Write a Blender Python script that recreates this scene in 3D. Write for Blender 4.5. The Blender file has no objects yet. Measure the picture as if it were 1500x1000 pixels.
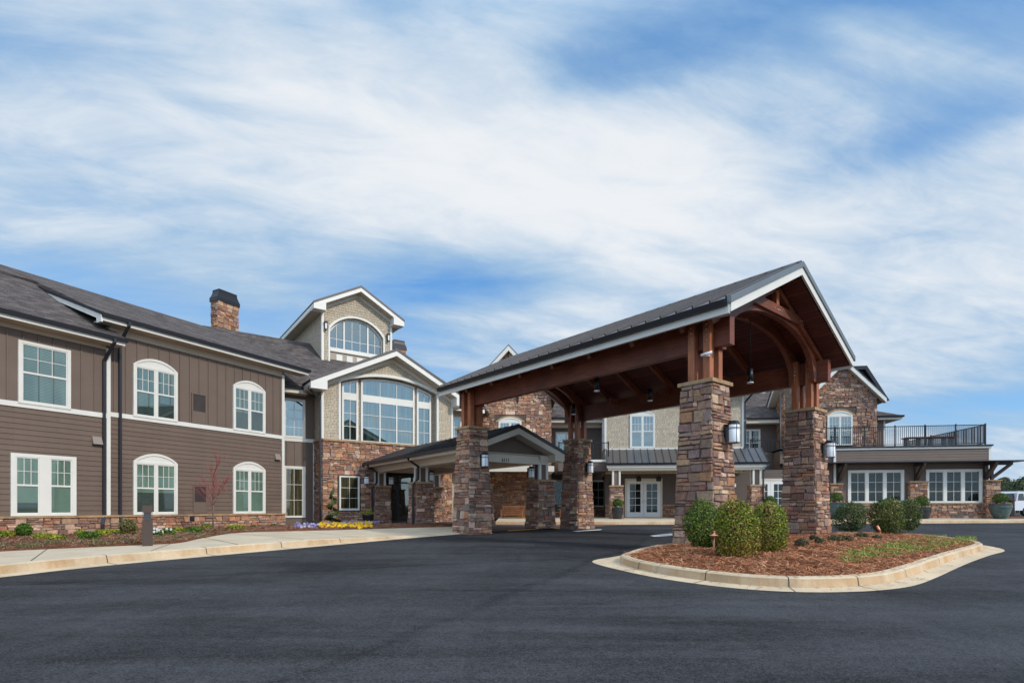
import bpy, math, random
from math import radians as R, sin, cos, pi, sqrt
from mathutils import Vector, Matrix
random.seed(7)
S = bpy.context.scene
COL = S.collection

# ---------------------------------------------------------------- camera
CX, YH, FP, CZ = 750.0, 743.0, 800.0, 1.15      # principal column, horizon row, focal length (px of a 1500 px wide picture), eye height
cam = bpy.data.cameras.new('camera'); cam_o = bpy.data.objects.new('camera', cam); COL.objects.link(cam_o)
cam_o.location = (0, 0, CZ); cam_o.rotation_euler = (pi/2, 0, 0)
cam.sensor_width = 36; cam.lens = 36*FP/1500; cam.shift_y = (YH-500)/1500
cam.clip_start = .1; cam.clip_end = 3000
S.camera = cam_o
S.render.engine = 'CYCLES'
S.render.resolution_x = 1024; S.render.resolution_y = 682
S.view_settings.view_transform = 'Standard'; S.view_settings.look = 'None'
S.view_settings.exposure = 0.25; S.view_settings.gamma = 1

# ---------------------------------------------------------------- sun and sky
SUN_AZ = (0.80, -0.60); SUN_EL = R(33)
sun = bpy.data.lights.new('sun', 'SUN'); sun.energy = 2.1; sun.angle = R(4); sun.color = (1, .91, .78)
sun_o = bpy.data.objects.new('sun', sun); COL.objects.link(sun_o)
sd = Vector((SUN_AZ[0]*cos(SUN_EL), SUN_AZ[1]*cos(SUN_EL), sin(SUN_EL))).normalized()
sun_o.rotation_euler = (-sd).to_track_quat('-Z', 'Y').to_euler(); sun_o.location = (20, -20, 30)

W = bpy.data.worlds.new('World'); S.world = W; W.use_nodes = True
def build_world():
    nt = W.node_tree; N = nt.nodes; L = nt.links; N.clear()
    def nd(t, **k):
        n = N.new(t)
        for a, b in k.items():
            setattr(n, a, b)
        return n
    def m(op, a, b=None, c=None, clamp=False):
        n = nd('ShaderNodeMath', operation=op); n.use_clamp = clamp
        for i, v in enumerate((a, b, c)):
            if v is None: continue
            if isinstance(v, (int, float)): n.inputs[i].default_value = v
            else: L.new(v, n.inputs[i])
        return n.outputs[0]
    sky = nd('ShaderNodeTexSky', sky_type='NISHITA'); sky.sun_disc = False
    sky.sun_elevation = SUN_EL; sky.sun_rotation = math.atan2(SUN_AZ[0], SUN_AZ[1]); sky.air_density = 1.0; sky.dust_density = .5; sky.ozone_density = 2.0
    hs = nd('ShaderNodeHueSaturation'); hs.inputs['Saturation'].default_value = 1.22; hs.inputs['Value'].default_value = 1.75; L.new(sky.outputs[0], hs.inputs['Color'])
    tc = nd('ShaderNodeTexCoord'); sep = nd('ShaderNodeSeparateXYZ'); L.new(tc.outputs['Generated'], sep.inputs[0])
    x, y, z = sep.outputs
    zz = m('ADD', m('MAXIMUM', z, 0.0), .22)
    u0 = m('DIVIDE', x, zz); v0 = m('DIVIDE', y, zz); ca_, sa_ = cos(R(11)), sin(R(11))
    u = m('ADD', m('MULTIPLY', u0, ca_), m('MULTIPLY', v0, sa_)); v = m('SUBTRACT', m('MULTIPLY', v0, ca_), m('MULTIPLY', u0, sa_))
    def noise(su, sv, off, scale, detail, rough=.5, dist=0):
        c = nd('ShaderNodeCombineXYZ'); L.new(m('MULTIPLY', u, su), c.inputs[0]); L.new(m('MULTIPLY', v, sv), c.inputs[1]); c.inputs[2].default_value = off
        n = nd('ShaderNodeTexNoise'); n.inputs['Scale'].default_value = scale; n.inputs['Detail'].default_value = detail
        n.inputs['Roughness'].default_value = rough; n.inputs['Distortion'].default_value = dist
        L.new(c.outputs[0], n.inputs['Vector']); return n.outputs['Fac']
    n1 = noise(.42, 1.15, 3.3, 1.0, 5, .52, .5)      # broad drifting sheets
    n2 = noise(.50, 1.35, 8.1, 2.5, 7, .58, .6)       # streaks
    n3 = noise(.75, 1.6, 1.7, 5.5, 7, .62, .5)
    n4 = noise(.45, 1.5, 5.2, .9, 4, .5, .6)
    base = m('ADD', m('ADD', m('ADD', m('MULTIPLY', n1, 1.3), m('MULTIPLY', n2, 1.5)), m('MULTIPLY', n3, .38)), -.51)   # about 1.05
    def blob(px, py, r, w, ax=1.0, ay=1.0):
        # soft clear (or thick) place in the sky, in a direction
        a, b = (px-CX)/FP, (YH-py)/FP
        d = Vector((a, 1, b)).normalized()
        rt = d.cross(Vector((0, 0, 1))).normalized(); up = rt.cross(d)
        def dotv(vec, off):
            c = nd('ShaderNodeVectorMath', operation='DOT_PRODUCT'); L.new(tc.outputs['Generated'], c.inputs[0]); c.inputs[1].default_value = vec; return c.outputs['Value']
        dx = m('DIVIDE', dotv(rt, 0), r*ax); dy = m('DIVIDE', dotv(up, 0), r*ay)
        q = m('ADD', m('MULTIPLY', dx, dx), m('MULTIPLY', dy, dy))
        f = m('GREATER_THAN', dotv(d, 0), 0.0)
        return m('MULTIPLY', m('MULTIPLY', m('EXPONENT', m('MULTIPLY', q, -1.0)), w), f)
    cov = base
    for args in BLOBS: cov = m('ADD', cov, blob(*args))
    mr = nd('ShaderNodeMapRange'); mr.interpolation_type = 'SMOOTHSTEP'; L.new(cov, mr.inputs['Value'])
    mr.inputs['From Min'].default_value = .30; mr.inputs['From Max'].default_value = 1.18
    mask = m('MULTIPLY', mr.outputs[0], .97)
    # cloud tone: thin veil pale blue grey, thick parts white
    mt = nd('ShaderNodeMapRange'); mt.interpolation_type = 'SMOOTHSTEP'; L.new(m('ADD', cov, m('ADD', m('MULTIPLY', m('SUBTRACT', n4, .5), .8), m('MULTIPLY', m('SUBTRACT', n3, .5), .7))), mt.inputs['Value'])
    mt.inputs['From Min'].default_value = .70; mt.inputs['From Max'].default_value = 1.9
    cr = nd('ShaderNodeMix', data_type='RGBA'); L.new(mt.outputs[0], cr.inputs['Factor'])
    cr.inputs['A'].default_value = (3.2, 4.7, 6.4, 1); cr.inputs['B'].default_value = (7.4, 7.6, 7.8, 1)
    mx = nd('ShaderNodeMix', data_type='RGBA'); L.new(mask, mx.inputs['Factor']); tb = nd('ShaderNodeMix', data_type='RGBA'); tb.inputs['Factor'].default_value = .55; L.new(hs.outputs[0], tb.inputs['A']); tb.inputs['B'].default_value = (.8, 2.6, 5.8, 1); L.new(tb.outputs['Result'], mx.inputs['A']); L.new(cr.outputs['Result'], mx.inputs['B'])
    # added fill light: the unseen sky overhead and behind the camera is brightened
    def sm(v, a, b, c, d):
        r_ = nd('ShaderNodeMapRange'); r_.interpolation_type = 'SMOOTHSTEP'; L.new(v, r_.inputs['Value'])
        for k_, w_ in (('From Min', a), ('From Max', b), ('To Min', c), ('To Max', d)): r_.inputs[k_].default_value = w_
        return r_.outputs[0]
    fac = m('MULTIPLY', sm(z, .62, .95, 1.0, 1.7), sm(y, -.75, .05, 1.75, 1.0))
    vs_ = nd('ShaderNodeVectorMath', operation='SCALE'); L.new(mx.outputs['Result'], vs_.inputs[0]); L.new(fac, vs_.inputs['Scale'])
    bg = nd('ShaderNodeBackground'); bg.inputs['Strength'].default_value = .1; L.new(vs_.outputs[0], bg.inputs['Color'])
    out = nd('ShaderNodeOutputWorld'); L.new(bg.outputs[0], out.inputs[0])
BLOBS = [ # px, py, radius, weight, aspect x, aspect y
    (660, 400, .10, -.95, 1.9, .50), (560, 440, .08, -.30, 1.6, .5), (1400, 185, .09, -.30, 2.4, .35), (1400, 600, .07, -.6, 2.6, .40),
    (1030, 40, .13, -.50, 2.4, .40), (110, 400, .08, -.32, 2.4, .40), (400, 350, .05, -.18, 2.5, .4), (10, 30, .22, -.5, 1.3, .8), (540, 5, .10, -.30, 1.8, .45), (1490, 40, .16, -.42, 1.6, .8),
    (700, 240, .26, .50, 1.5, .55), (380, 120, .22, .32, 1.6, .7), (880, 330, .16, .2, 1.6, .5), (200, 250, .25, .10, 1.5, .6), (840, 450, .12, .32, 1.8, .5),
    (1180, 350, .22, .2, 1.4, .7), (300, 420, .08, .18, 2.4, .4), (1380, 480, .14, .2, 1.6, .5), (1250, 110, .14, .12, 1.6, .6)]
build_world()
# pixel tools: where does a ray of the picture meet a real plane
class Frame:
    """upright facade frame: x along the wall, y into the building, z up"""
    def __init__(s, phi, px=None, Y=None, o=None):
        s.phi = R(phi); s.c = cos(s.phi); s.s = sin(s.phi)
        s.ox, s.oy = o if o else ((px-CX)/FP*Y, Y)
    def at(s, px, py, w=0):
        a = (px-CX)/FP; t = (w-s.ox*s.s+s.oy*s.c)/(-a*s.s+s.c); X = a*t
        return (X-s.ox)*s.c+(t-s.oy)*s.s, CZ+(YH-py)/FP*t
    def W(s, x, y, z=0): return Vector((s.ox+x*s.c-y*s.s, s.oy+x*s.s+y*s.c, z))
def gz(x, y):                                    # asphalt height
    return .26*min(max((y-6)/20, 0), 1)
def onground(px, py, dz=0.0):                    # picture point on the asphalt surface (+dz)
    a = (px-CX)/FP; b = (YH-py)/FP; t = 10.0
    for _ in range(60):
        t = .5*t+.5*(gz(a*t, t)+dz-CZ)/b
    return Vector((a*t, t, gz(a*t, t)+dz))

# ---------------------------------------------------------------- mesh helpers
class MB:
    def __init__(s): s.v = []; s.f = []; s.c = []; s.sm = []
    def add(s, vs, fs, col=None, smooth=False):
        n = len(s.v); s.v += [tuple(p) for p in vs]
        for f in fs: s.f.append(tuple(i+n for i in f)); s.c.append(col); s.sm.append(smooth)
    def quad(s, a, b, c, d, col=None): s.add((a, b, c, d), ((0, 1, 2, 3),), col)
    def hexa(s, p, col=None):          # 8 corners: bottom ring 0-3, top ring 4-7
        s.add(p, ((3, 2, 1, 0), (4, 5, 6, 7), (0, 1, 5, 4), (1, 2, 6, 5), (2, 3, 7, 6), (3, 0, 4, 7)), col)
    def box(s, x0, x1, y0, y1, z0, z1, col=None):
        s.hexa(((x0, y0, z0), (x1, y0, z0), (x1, y1, z0), (x0, y1, z0), (x0, y0, z1), (x1, y0, z1), (x1, y1, z1), (x0, y1, z1)), col)
    def prism_y(s, poly, y0, y1):      # polygon in (x,z), pushed along y
        n = len(poly); a = [(x, y0, z) for x, z in poly]; b = [(x, y1, z) for x, z in poly]
        s.add(a+b, [tuple(range(n)), tuple(range(2*n-1, n-1, -1))]+[(i, i+n, (i+1) % n+n, (i+1) % n) for i in range(n)])
    def prism_x(s, poly, x0, x1):      # polygon in (y,z), pushed along x
        n = len(poly); a = [(x0, y, z) for y, z in poly]; b = [(x1, y, z) for y, z in poly]
        s.add(a+b, [tuple(range(n-1, -1, -1)), tuple(range(n, 2*n))]+[(i, (i+1) % n, (i+1) % n+n, i+n) for i in range(n)])
    def beam(s, a, b, w, h, up=Vector((0, 0, 1))):
        a = Vector(a); b = Vector(b); d = (b-a).normalized(); r = d.cross(up)
        if r.length < 1e-4: r = Vector((1, 0, 0))
        r.normalize(); u = r.cross(d).normalized(); r = r*w/2; u = u*h/2
        s.hexa((a-r-u, a+r-u, b+r-u, b-r-u, a-r+u, a+r+u, b+r+u, b-r+u))
    def tube(s, pts, r, n=8, taper=None, smooth=True):
        pts = [Vector(p) for p in pts]; base = len(s.v); k = len(pts); ref = None
        for i, p in enumerate(pts):
            d = (pts[min(i+1, k-1)]-pts[max(i-1, 0)]).normalized()
            if ref is None: ref = Vector((1, 0, 0)) if abs(d.x) < .8 else Vector((0, 1, 0))
            a = (ref-d*ref.dot(d)).normalized(); ref = a; b = d.cross(a); rr = r if taper is None else r*taper[i]
            for j in range(n): t = 2*pi*j/n; s.v.append(tuple(p+a*rr*cos(t)+b*rr*sin(t)))
        for i in range(k-1):
            for j in range(n):
                s.f.append((base+i*n+j, base+i*n+(j+1) % n, base+(i+1)*n+(j+1) % n, base+(i+1)*n+j)); s.c.append(None); s.sm.append(smooth)
        s.f.append(tuple(base+j for j in range(n-1, -1, -1))); s.c.append(None); s.sm.append(False)
        s.f.append(tuple(base+(k-1)*n+j for j in range(n))); s.c.append(None); s.sm.append(False)
    def lathe(s, prof, n=24, c=(0, 0), caps=True):
        base = len(s.v); k = len(prof)
        for r, z in prof:
            for j in range(n): t = 2*pi*j/n; s.v.append((c[0]+r*cos(t), c[1]+r*sin(t), z))
        for i in range(k-1):
            for j in range(n): s.f.append((base+i*n+j, base+i*n+(j+1) % n, base+(i+1)*n+(j+1) % n, base+(i+1)*n+j)); s.c.append(None); s.sm.append(True)
        if caps:
            s.f.append(tuple(base+j for j in range(n-1, -1, -1))); s.c.append(None); s.sm.append(False)
            s.f.append(tuple(base+(k-1)*n+j for j in range(n))); s.c.append(None); s.sm.append(False)
    def loft(s, rows, closed=False):
        n = len(rows[0]); base = len(s.v)
        for r in rows: s.v += [tuple(p) for p in r]
        for i in range(len(rows)-1):
            for j in range(n if closed else n-1):
                j2 = (j+1) % n; s.f.append((base+i*n+j, base+i*n+j2, base+(i+1)*n+j2, base+(i+1)*n+j)); s.c.append(None); s.sm.append(False)
    def sphere(s, c, r, nu=12, nv=8, sz=1):
        prof = [(max(r*sin(pi*i/nv), 1e-3), c[2]-r*sz*cos(pi*i/nv)) for i in range(nv+1)]
        s.lathe(prof, nu, (c[0], c[1]), caps=False)
    def build(s, name, mat, parent=None, frame=None, loc=None, rot=0):
        me = bpy.data.meshes.new(name); me.from_pydata(s.v, [], s.f); me.materials.append(mat)
        if any(s.sm): me.polygons.foreach_set('use_smooth', s.sm)
        if any(c is not None for c in s.c):
            at = me.attributes.new('tint', 'FLOAT_COLOR', 'FACE'); d = []
            for c in s.c: d += list(c or (.2, .2, .2))+[1]
            at.data.foreach_set('color', d)
        me.update()
        o = bpy.data.objects.new(name, me); COL.objects.link(o)
        if frame: o.location = (frame.ox, frame.oy, 0); o.rotation_euler.z = frame.phi
        if loc is not None: o.location = loc; o.rotation_euler.z = rot
        if parent:
            o.parent = parent
            if frame: o.location = Vector((frame.ox, frame.oy, 0))-parent.location      # such roots are never rotated
        return o
def child(mb, name, mat, parent): return mb.build(name, mat, parent)      # same coordinates as its parent part
def empty(name, loc, label, cat, group=None, rz=0, kind=None):
    o = bpy.data.objects.new(name, None); COL.objects.link(o); o.location = loc; o.rotation_euler.z = rz; o.empty_display_size = .3
    tag(o, label, cat, group, kind); return o
def tag(o, label=None, cat=None, group=None, kind=None):
    if label: o['label'] = label
    if cat: o['category'] = cat
    if group: o['group'] = group
    if kind: o['kind'] = kind
    return o

# ---------------------------------------------------------------- materials
def mat(name, col=(.5, .5, .5), rough=.7, metal=0, spec=.5):
    m = bpy.data.materials.new(name); m.use_nodes = True; b = m.node_tree.nodes['Principled BSDF']
    b.inputs['Base Color'].default_value = (*col, 1); b.inputs['Roughness'].default_value = rough; b.inputs['Metallic'].default_value = metal
    b.inputs['Specular IOR Level'].default_value = spec
    return m
class G:
    """tiny node graph helper"""
    def __init__(s, m): s.m = m; s.nt = m.node_tree; s.N = s.nt.nodes; s.L = s.nt.links; s.b = s.N['Principled BSDF']; s.tc = s.N.new('ShaderNodeTexCoord')
    def n(s, t, ins=None, **k):
        q = s.N.new(t)
        for a, b in k.items(): setattr(q, a, b)
        for a, b in (ins or {}).items():
            if hasattr(b, 'is_output') or isinstance(b, bpy.types.NodeSocket): s.L.new(b, q.inputs[a])
            else: q.inputs[a].default_value = b
        return q
    def math(s, op, a, b=0.0, clamp=False):
        q = s.n('ShaderNodeMath', {0: a, 1: b}, operation=op); q.use_clamp = clamp; return q.outputs[0]
    def obj(s, scale=(1, 1, 1), rot=(0, 0, 0)):
        q = s.n('ShaderNodeMapping', {'Vector': s.tc.outputs['Object'], 'Scale': scale, 'Rotation': rot}); return q.outputs[0]
    def noise(s, vec, scale, detail=4, rough=.55, dist=0):
        return s.n('ShaderNodeTexNoise', {'Vector': vec, 'Scale': scale, 'Detail': detail, 'Roughness': rough, 'Distortion': dist}).outputs['Fac']
    def ramp(s, fac, stops):
        q = s.n('ShaderNodeValToRGB', {'Fac': fac}); e = q.color_ramp.elements
        while len(e) < len(stops): e.new(.5)
        for i, (p, c) in enumerate(stops): e[i].position = p; e[i].color = (*c, 1) if len(c) == 3 else c
        return q.outputs['Color']
    def rng(s, v, a, b, c, d): return s.n('ShaderNodeMapRange', {'Value': v, 'From Min': a, 'From Max': b, 'To Min': c, 'To Max': d}).outputs[0]
    def mix(s, f, a, b, blend='MIX'):
        q = s.N.new('ShaderNodeMix'); q.data_type = 'RGBA'; q.blend_type = blend
        for k, v in (('Factor', f), ('A', a), ('B', b)):
            if isinstance(v, bpy.types.NodeSocket): s.L.new(v, q.inputs[k])
            elif isinstance(v, (tuple, list)): q.inputs[k].default_value = (*v, 1)[:4]
            else: q.inputs[k].default_value = v
        return q.outputs['Result']
    def scalecol(s, col, f):       # col * f (scalar socket)
        q = s.n('ShaderNodeVectorMath', {0: col, 'Scale': f}, operation='SCALE'); return q.outputs[0]
    def color(s, c): s.L.new(c, s.b.inputs['Base Color'])
    def rough(s, c): s.L.new(c, s.b.inputs['Roughness'])
    def bump(s, h, strength=.3, dist=.01):
        q = s.n('ShaderNodeBump', {'Height': h, 'Strength': strength, 'Distance': dist}); s.L.new(q.outputs[0], s.b.inputs['Normal'])
    def wallvec(s):               # (x+y, z): runs along any wall that follows the frame's axes
        sp = s.n('ShaderNodeSeparateXYZ', {0: s.tc.outputs['Object']}); c = s.n('ShaderNodeCombineXYZ', {0: s.math('ADD', sp.outputs[0], sp.outputs[1]), 1: sp.outputs[2]})
        return c.outputs[0]
def const(c): return c
def m_varied(name, col, rough=.7, amt=.15, scale=3, fine=60, bump=.0, bdist=.005, metal=0, spec=.5):
    m = mat(name, col, rough, metal, spec); g = G(m); v = g.obj()
    a = g.noise(v, scale, 5); f = g.noise(v, fine, 3)
    k = g.math('ADD', g.rng(a, .3, .7, 1-amt, 1+amt), g.math('MULTIPLY', g.math('SUBTRACT', f, .5), amt))
    g.color(g.scalecol(g.n('ShaderNodeRGB').outputs[0], k)); g.N['RGB'].outputs[0].default_value = (*col, 1)
    if bump: g.bump(f, bump, bdist)
    return m
def m_stone():
    m = mat('ledge_stone', rough=.9, spec=.25); g = G(m); v = g.obj()
    at = g.n('ShaderNodeAttribute', attribute_name='tint').outputs['Color']
    a = g.noise(v, 9, 5, .65); f = g.noise(v, 38, 5, .7); 
    c = g.scalecol(at, g.math('ADD', g.rng(a, .25, .75, .62, 1.3), g.math('MULTIPLY', g.math('SUBTRACT', f, .5), 1.1)))
    w = g.noise(v, 4.5, 3, .6); c = g.mix(g.rng(w, .55, .72, 0, .45), c, (.30, .235, .18))
    g.color(c); g.bump(g.math('ADD', f, g.math('MULTIPLY', a, 1.4)), .9, .02); return m
def m_asphalt():
    m = mat('asphalt', rough=.85, spec=.10); g = G(m); v = g.obj()
    big = g.noise(g.obj((.22, .45, 1), (0, 0, R(-8))), 1.2, 5, .6, .6)
    st = g.noise(g.obj((.09, 1.0, 1), (0, 0, R(6))), 1.6, 5, .6, 1.0)          # paver lanes and wheel scuffs
    st2 = g.noise(g.obj((.9, .12, 1), (0, 0, R(24))), 1.5, 4, .6, 1.0)
    med = g.noise(v, 6, 5, .65); fine = g.noise(v, 60, 3, .8)
    vo = g.n('ShaderNodeTexVoronoi', {'Vector': v, 'Scale': 70.0}).outputs['Color']; vs = g.n('ShaderNodeSeparateColor', {0: vo}).outputs[0]
    vo2 = g.n('ShaderNodeTexVoronoi', {'Vector': v, 'Scale': 130.0}).outputs['Color']; vs2 = g.n('ShaderNodeSeparateColor', {0: vo2}).outputs[0]
    # rolled lane joint: a narrow dark seam with a tone step across it
    sp = g.n('ShaderNodeSeparateXYZ', {0: v}); wob = g.math('MULTIPLY', g.math('SUBTRACT', g.noise(v, .5, 2), .5), .5)
    def joint(ax, ay, bx, by):
        l = sqrt((bx-ax)**2+(by-ay)**2); nx, ny = (by-ay)/l, -(bx-ax)/l
        return g.math('ADD', g.math('ADD', g.math('MULTIPLY', sp.outputs[0], nx), g.math('MULTIPLY', sp.outputs[1], ny)), g.math('SUBTRACT', wob, ax*nx+ay*ny))
    k = g.math('ADD', g.rng(big, .3, .7, .62, 1.38), g.math('MULTIPLY', g.math('SUBTRACT', st, .5), 1.5))
    k = g.math('ADD', k, g.math('MULTIPLY', g.math('SUBTRACT', st2, .5), .6))
    k = g.math('ADD', k, g.math('MULTIPLY', g.math('SUBTRACT', med, .5), .8))
    k = g.math('ADD', k, g.math('MULTIPLY', g.math('SUBTRACT', fine, .5), 1.6))
    k = g.math('ADD', k, g.math('MULTIPLY', g.math('SUBTRACT', vs, .5), .7)); k = g.math('ADD', k, g.math('MULTIPLY', g.math('SUBTRACT', vs2, .5), .7))
    for a in ((-1.42, 3.82, -.02, 7.13), (-9, 7.2, 3.5, 12.5), (2.5, 3.0, 12, 7.5)):
        d = joint(*a); e = g.math('ABSOLUTE', d); k = g.math('SUBTRACT', k, g.rng(e, .02, .16, .22, 0)) ; k = g.math('ADD', k, g.rng(d, -.03, .03, -.06, .06))
    k = g.math('ADD', k, g.math('MULTIPLY', g.math('GREATER_THAN', g.noise(v, 17, 2), .775), 1.4))      # small pale chips
    k = g.math('MAXIMUM', k, .22)
    g.color(g.scalecol(g.n('ShaderNodeRGB').outputs[0], k)); g.N['RGB'].outputs[0].default_value = (.047, .0485, .054, 1)
    g.rough(g.rng(st, .35, .65, .62, .9)); g.bump(g.math('ADD', fine, vs), .9, .008); return m
def m_concrete():
    m = mat('concrete', rough=.9, spec=.2); g = G(m); v = g.obj()
    a = g.noise(v, .9, 5, .6); f = g.noise(v, 30, 4, .65); r = g.noise(g.obj((1, 1, 3)), 1.6, 5, .6, .6)
    c = g.mix(g.rng(r, .5, .72, 0, .55), (.52, .44, .33), (.44, .32, .20))
    mottle = g.math('ADD', g.rng(a, .3, .7, .85, 1.1), g.math('MULTIPLY', g.math('SUBTRACT', f, .5), .4))  # random mottle of the concrete tone, from noise only
    g.color(g.scalecol(c, mottle)); g.bump(f, .25, .004); return m
def m_kerb():
    m = mat('kerb_concrete', rough=.9, spec=.2); g = G(m); v = g.obj()
    a = g.noise(v, 1.1, 5, .6); f = g.noise(v, 34, 4, .65); r = g.noise(g.obj((1, 1, .4)), 1.3, 5, .65, .8); st = g.noise(g.obj((6, 6, .3)), 1.5, 3)
    nz = g.n('ShaderNodeSeparateXYZ', {0: g.n('ShaderNodeNewGeometry').outputs['Normal']}).outputs[2]
    side = g.rng(g.math('ABSOLUTE', nz), .5, .9, .85, .10)     # clay stain splashed on the upright face of the kerb
    c = g.mix(g.math('MULTIPLY', g.rng(r, .36, .62, .2, 1.0), side), (.58, .475, .34), (.46, .285, .145))
    mottle = g.math('ADD', g.rng(a, .3, .7, .85, 1.12), g.math('MULTIPLY', g.math('SUBTRACT', f, .5), .4)); mottle = g.math('ADD', mottle, g.math('MULTIPLY', g.math('SUBTRACT', st, .5), .3))  # noise mottle and upright streaks multiplied into the kerb colour
    g.color(g.scalecol(c, mottle)); g.bump(f, .25, .004); return m
def m_shake(name, col, brick=.16, row=.17):
    m = mat(name, col, .8); g = G(m); v = g.wallvec()
    b = g.n('ShaderNodeTexBrick', {'Vector': v, 'Scale': 1.0, 'Mortar Size': .009, 'Mortar Smooth': .3, 'Bias': 0.0, 'Brick Width': brick*1.25, 'Row Height': row,
        'Color1': (*[c*1.1 for c in col], 1), 'Color2': (*[c*.86 for c in col], 1), 'Mortar': (*[c*.38 for c in col], 1)}, offset=.37, squash=.75, squash_frequency=3)
    n = g.noise(g.obj((8, 8, 1)), 4, 4, .6); c = g.scalecol(b.outputs['Color'], g.rng(n, .2, .8, .86, 1.12)); g.color(c)
    g.bump(g.math('SUBTRACT', n, b.outputs['Fac']), .5, .008); return m
def m_lap():
    m = mat('brown_lap_boards', rough=.6, spec=.3); g = G(m); v = g.wallvec()
    mp = g.n('ShaderNodeMapping', {'Vector': v, 'Location': (.3, -.87+.178*9, 0)}).outputs[0]
    b = g.n('ShaderNodeTexBrick', {'Vector': mp, 'Scale': 1.0, 'Mortar Size': .004, 'Bias': 0.0, 'Brick Width': 3.3, 'Row Height': .178, 'Color1': (.150, .108, .085, 1), 'Color2': (.133, .096, .076, 1), 'Mortar': (.085, .062, .048, 1)}, offset=.37)
    n = g.noise(g.obj(), .7, 5, .6); st = g.noise(g.obj((5, 5, .25)), 1.2, 3); sp = g.n('ShaderNodeSeparateXYZ', {0: g.tc.outputs['Object']})
    k = g.math('ADD', g.rng(n, .3, .7, .92, 1.08), g.math('MULTIPLY', g.math('SUBTRACT', st, .5), .14))
    low = g.math('MULTIPLY', g.rng(sp.outputs[2], .85, 1.5, 1, 0), g.rng(g.noise(g.obj(), 4, 4, .7), .4, .7, 0, .35))
    g.color(g.mix(low, g.scalecol(b.outputs['Color'], k), (.20, .13, .085))); return m
def m_roof():
    m = mat('asphalt_shingles', rough=.95, spec=.12); g = G(m); v = g.obj()
    sp = g.n('ShaderNodeSeparateXYZ', {0: g.tc.outputs['Object']})
    c = g.n('ShaderNodeCombineXYZ', {0: g.math('ADD', sp.outputs[0], g.math('MULTIPLY', sp.outputs[1], .0)), 1: g.math('MULTIPLY', sp.outputs[2], 1.0)}).outputs[0]
    b = g.n('ShaderNodeTexBrick', {'Vector': c, 'Scale': 1.0, 'Mortar Size': .006, 'Bias': 0.0, 'Brick Width': .28, 'Row Height': .075,
        'Color1': (.140, .122, .118, 1), 'Color2': (.070, .061, .060, 1), 'Mortar': (.025, .021, .02, 1)}, offset=.43)
    b2 = g.n('ShaderNodeTexBrick', {'Vector': c, 'Scale': 1.0, 'Mortar Size': .0, 'Bias': 0.0, 'Brick Width': .47, 'Row Height': .075,
        'Color1': (1.18, 1.14, 1.12, 1), 'Color2': (.82, .82, .84, 1), 'Mortar': (1, 1, 1, 1)}, offset=.31)
    n = g.noise(v, 1.1, 5, .6); f = g.noise(v, 40, 3, .6)
    col = g.mix(1.0, b.outputs['Color'], b2.outputs['Color'], 'MULTIPLY')
    col = g.scalecol(col, g.math('ADD', g.rng(n, .3, .7, .92, 1.08), g.math('MULTIPLY', g.math('SUBTRACT', f, .5), 1.1)))
    g.color(col); g.bump(f, .5, .01); return m
def m_wood(name, c1, c2, axis=0, rough=.5, sc=1.0):
    m = mat(name, c1, rough); g = G(m); s_ = [9, 9, 9]; s_[axis] = .7
    n = g.noise(g.obj([q*sc for q in s_]), 3, 5, .6, .6); w = g.noise(g.obj(), 1.3, 3)
    c = g.mix(g.rng(n, .3, .7, 0, 1), c1, c2); g.color(g.scalecol(c, g.rng(w, .3, .7, .7, 1.3))); g.bump(n, .25, .006); return m
def m_planks():
    m = mat('roof_boards', rough=.6); g = G(m); sp = g.n('ShaderNodeSeparateXYZ', {0: g.tc.outputs['Object']})
    x = g.math('MULTIPLY', sp.outputs[0], 7.5); fr = g.math('FRACT', x); fl = g.math('FLOOR', x)
    rnd = g.n('ShaderNodeTexWhiteNoise', {'W': fl}, noise_dimensions='1D').outputs['Value']
    gap = g.math('LESS_THAN', fr, .1); n = g.noise(g.obj((9, .8, 9)), 3, 4, .6)
    c = g.mix(g.rng(n, .3, .7, 0, 1), (.15, .036, .025), (.08, .020, .016)); c = g.scalecol(c, g.rng(rnd, 0, 1, .65, 1.3)); c = g.mix(gap, c, (.008, .004, .004)); g.color(c)
    g.bump(g.math('SUBTRACT', n, gap), .5, .01); return m
def m_tint(name, rough=.7, sub=.0, amt=.25, spec=.3, trans=0):
    m = mat(name, rough=rough, spec=spec); g = G(m)
    at = g.n('ShaderNodeAttribute', attribute_name='tint').outputs['Color']; n = g.noise(g.obj(), 25, 2)
    g.color(g.scalecol(at, g.rng(n, .2, .8, 1-amt, 1+amt)))
    if trans:
        t = g.n('ShaderNodeBsdfTranslucent', {'Color': at}); mx = g.n('ShaderNodeMixShader', {0: trans, 1: g.b.outputs[0], 2: t.outputs[0]})
        g.L.new(mx.outputs[0], g.N['Material Output'].inputs[0])
    return m
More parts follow.
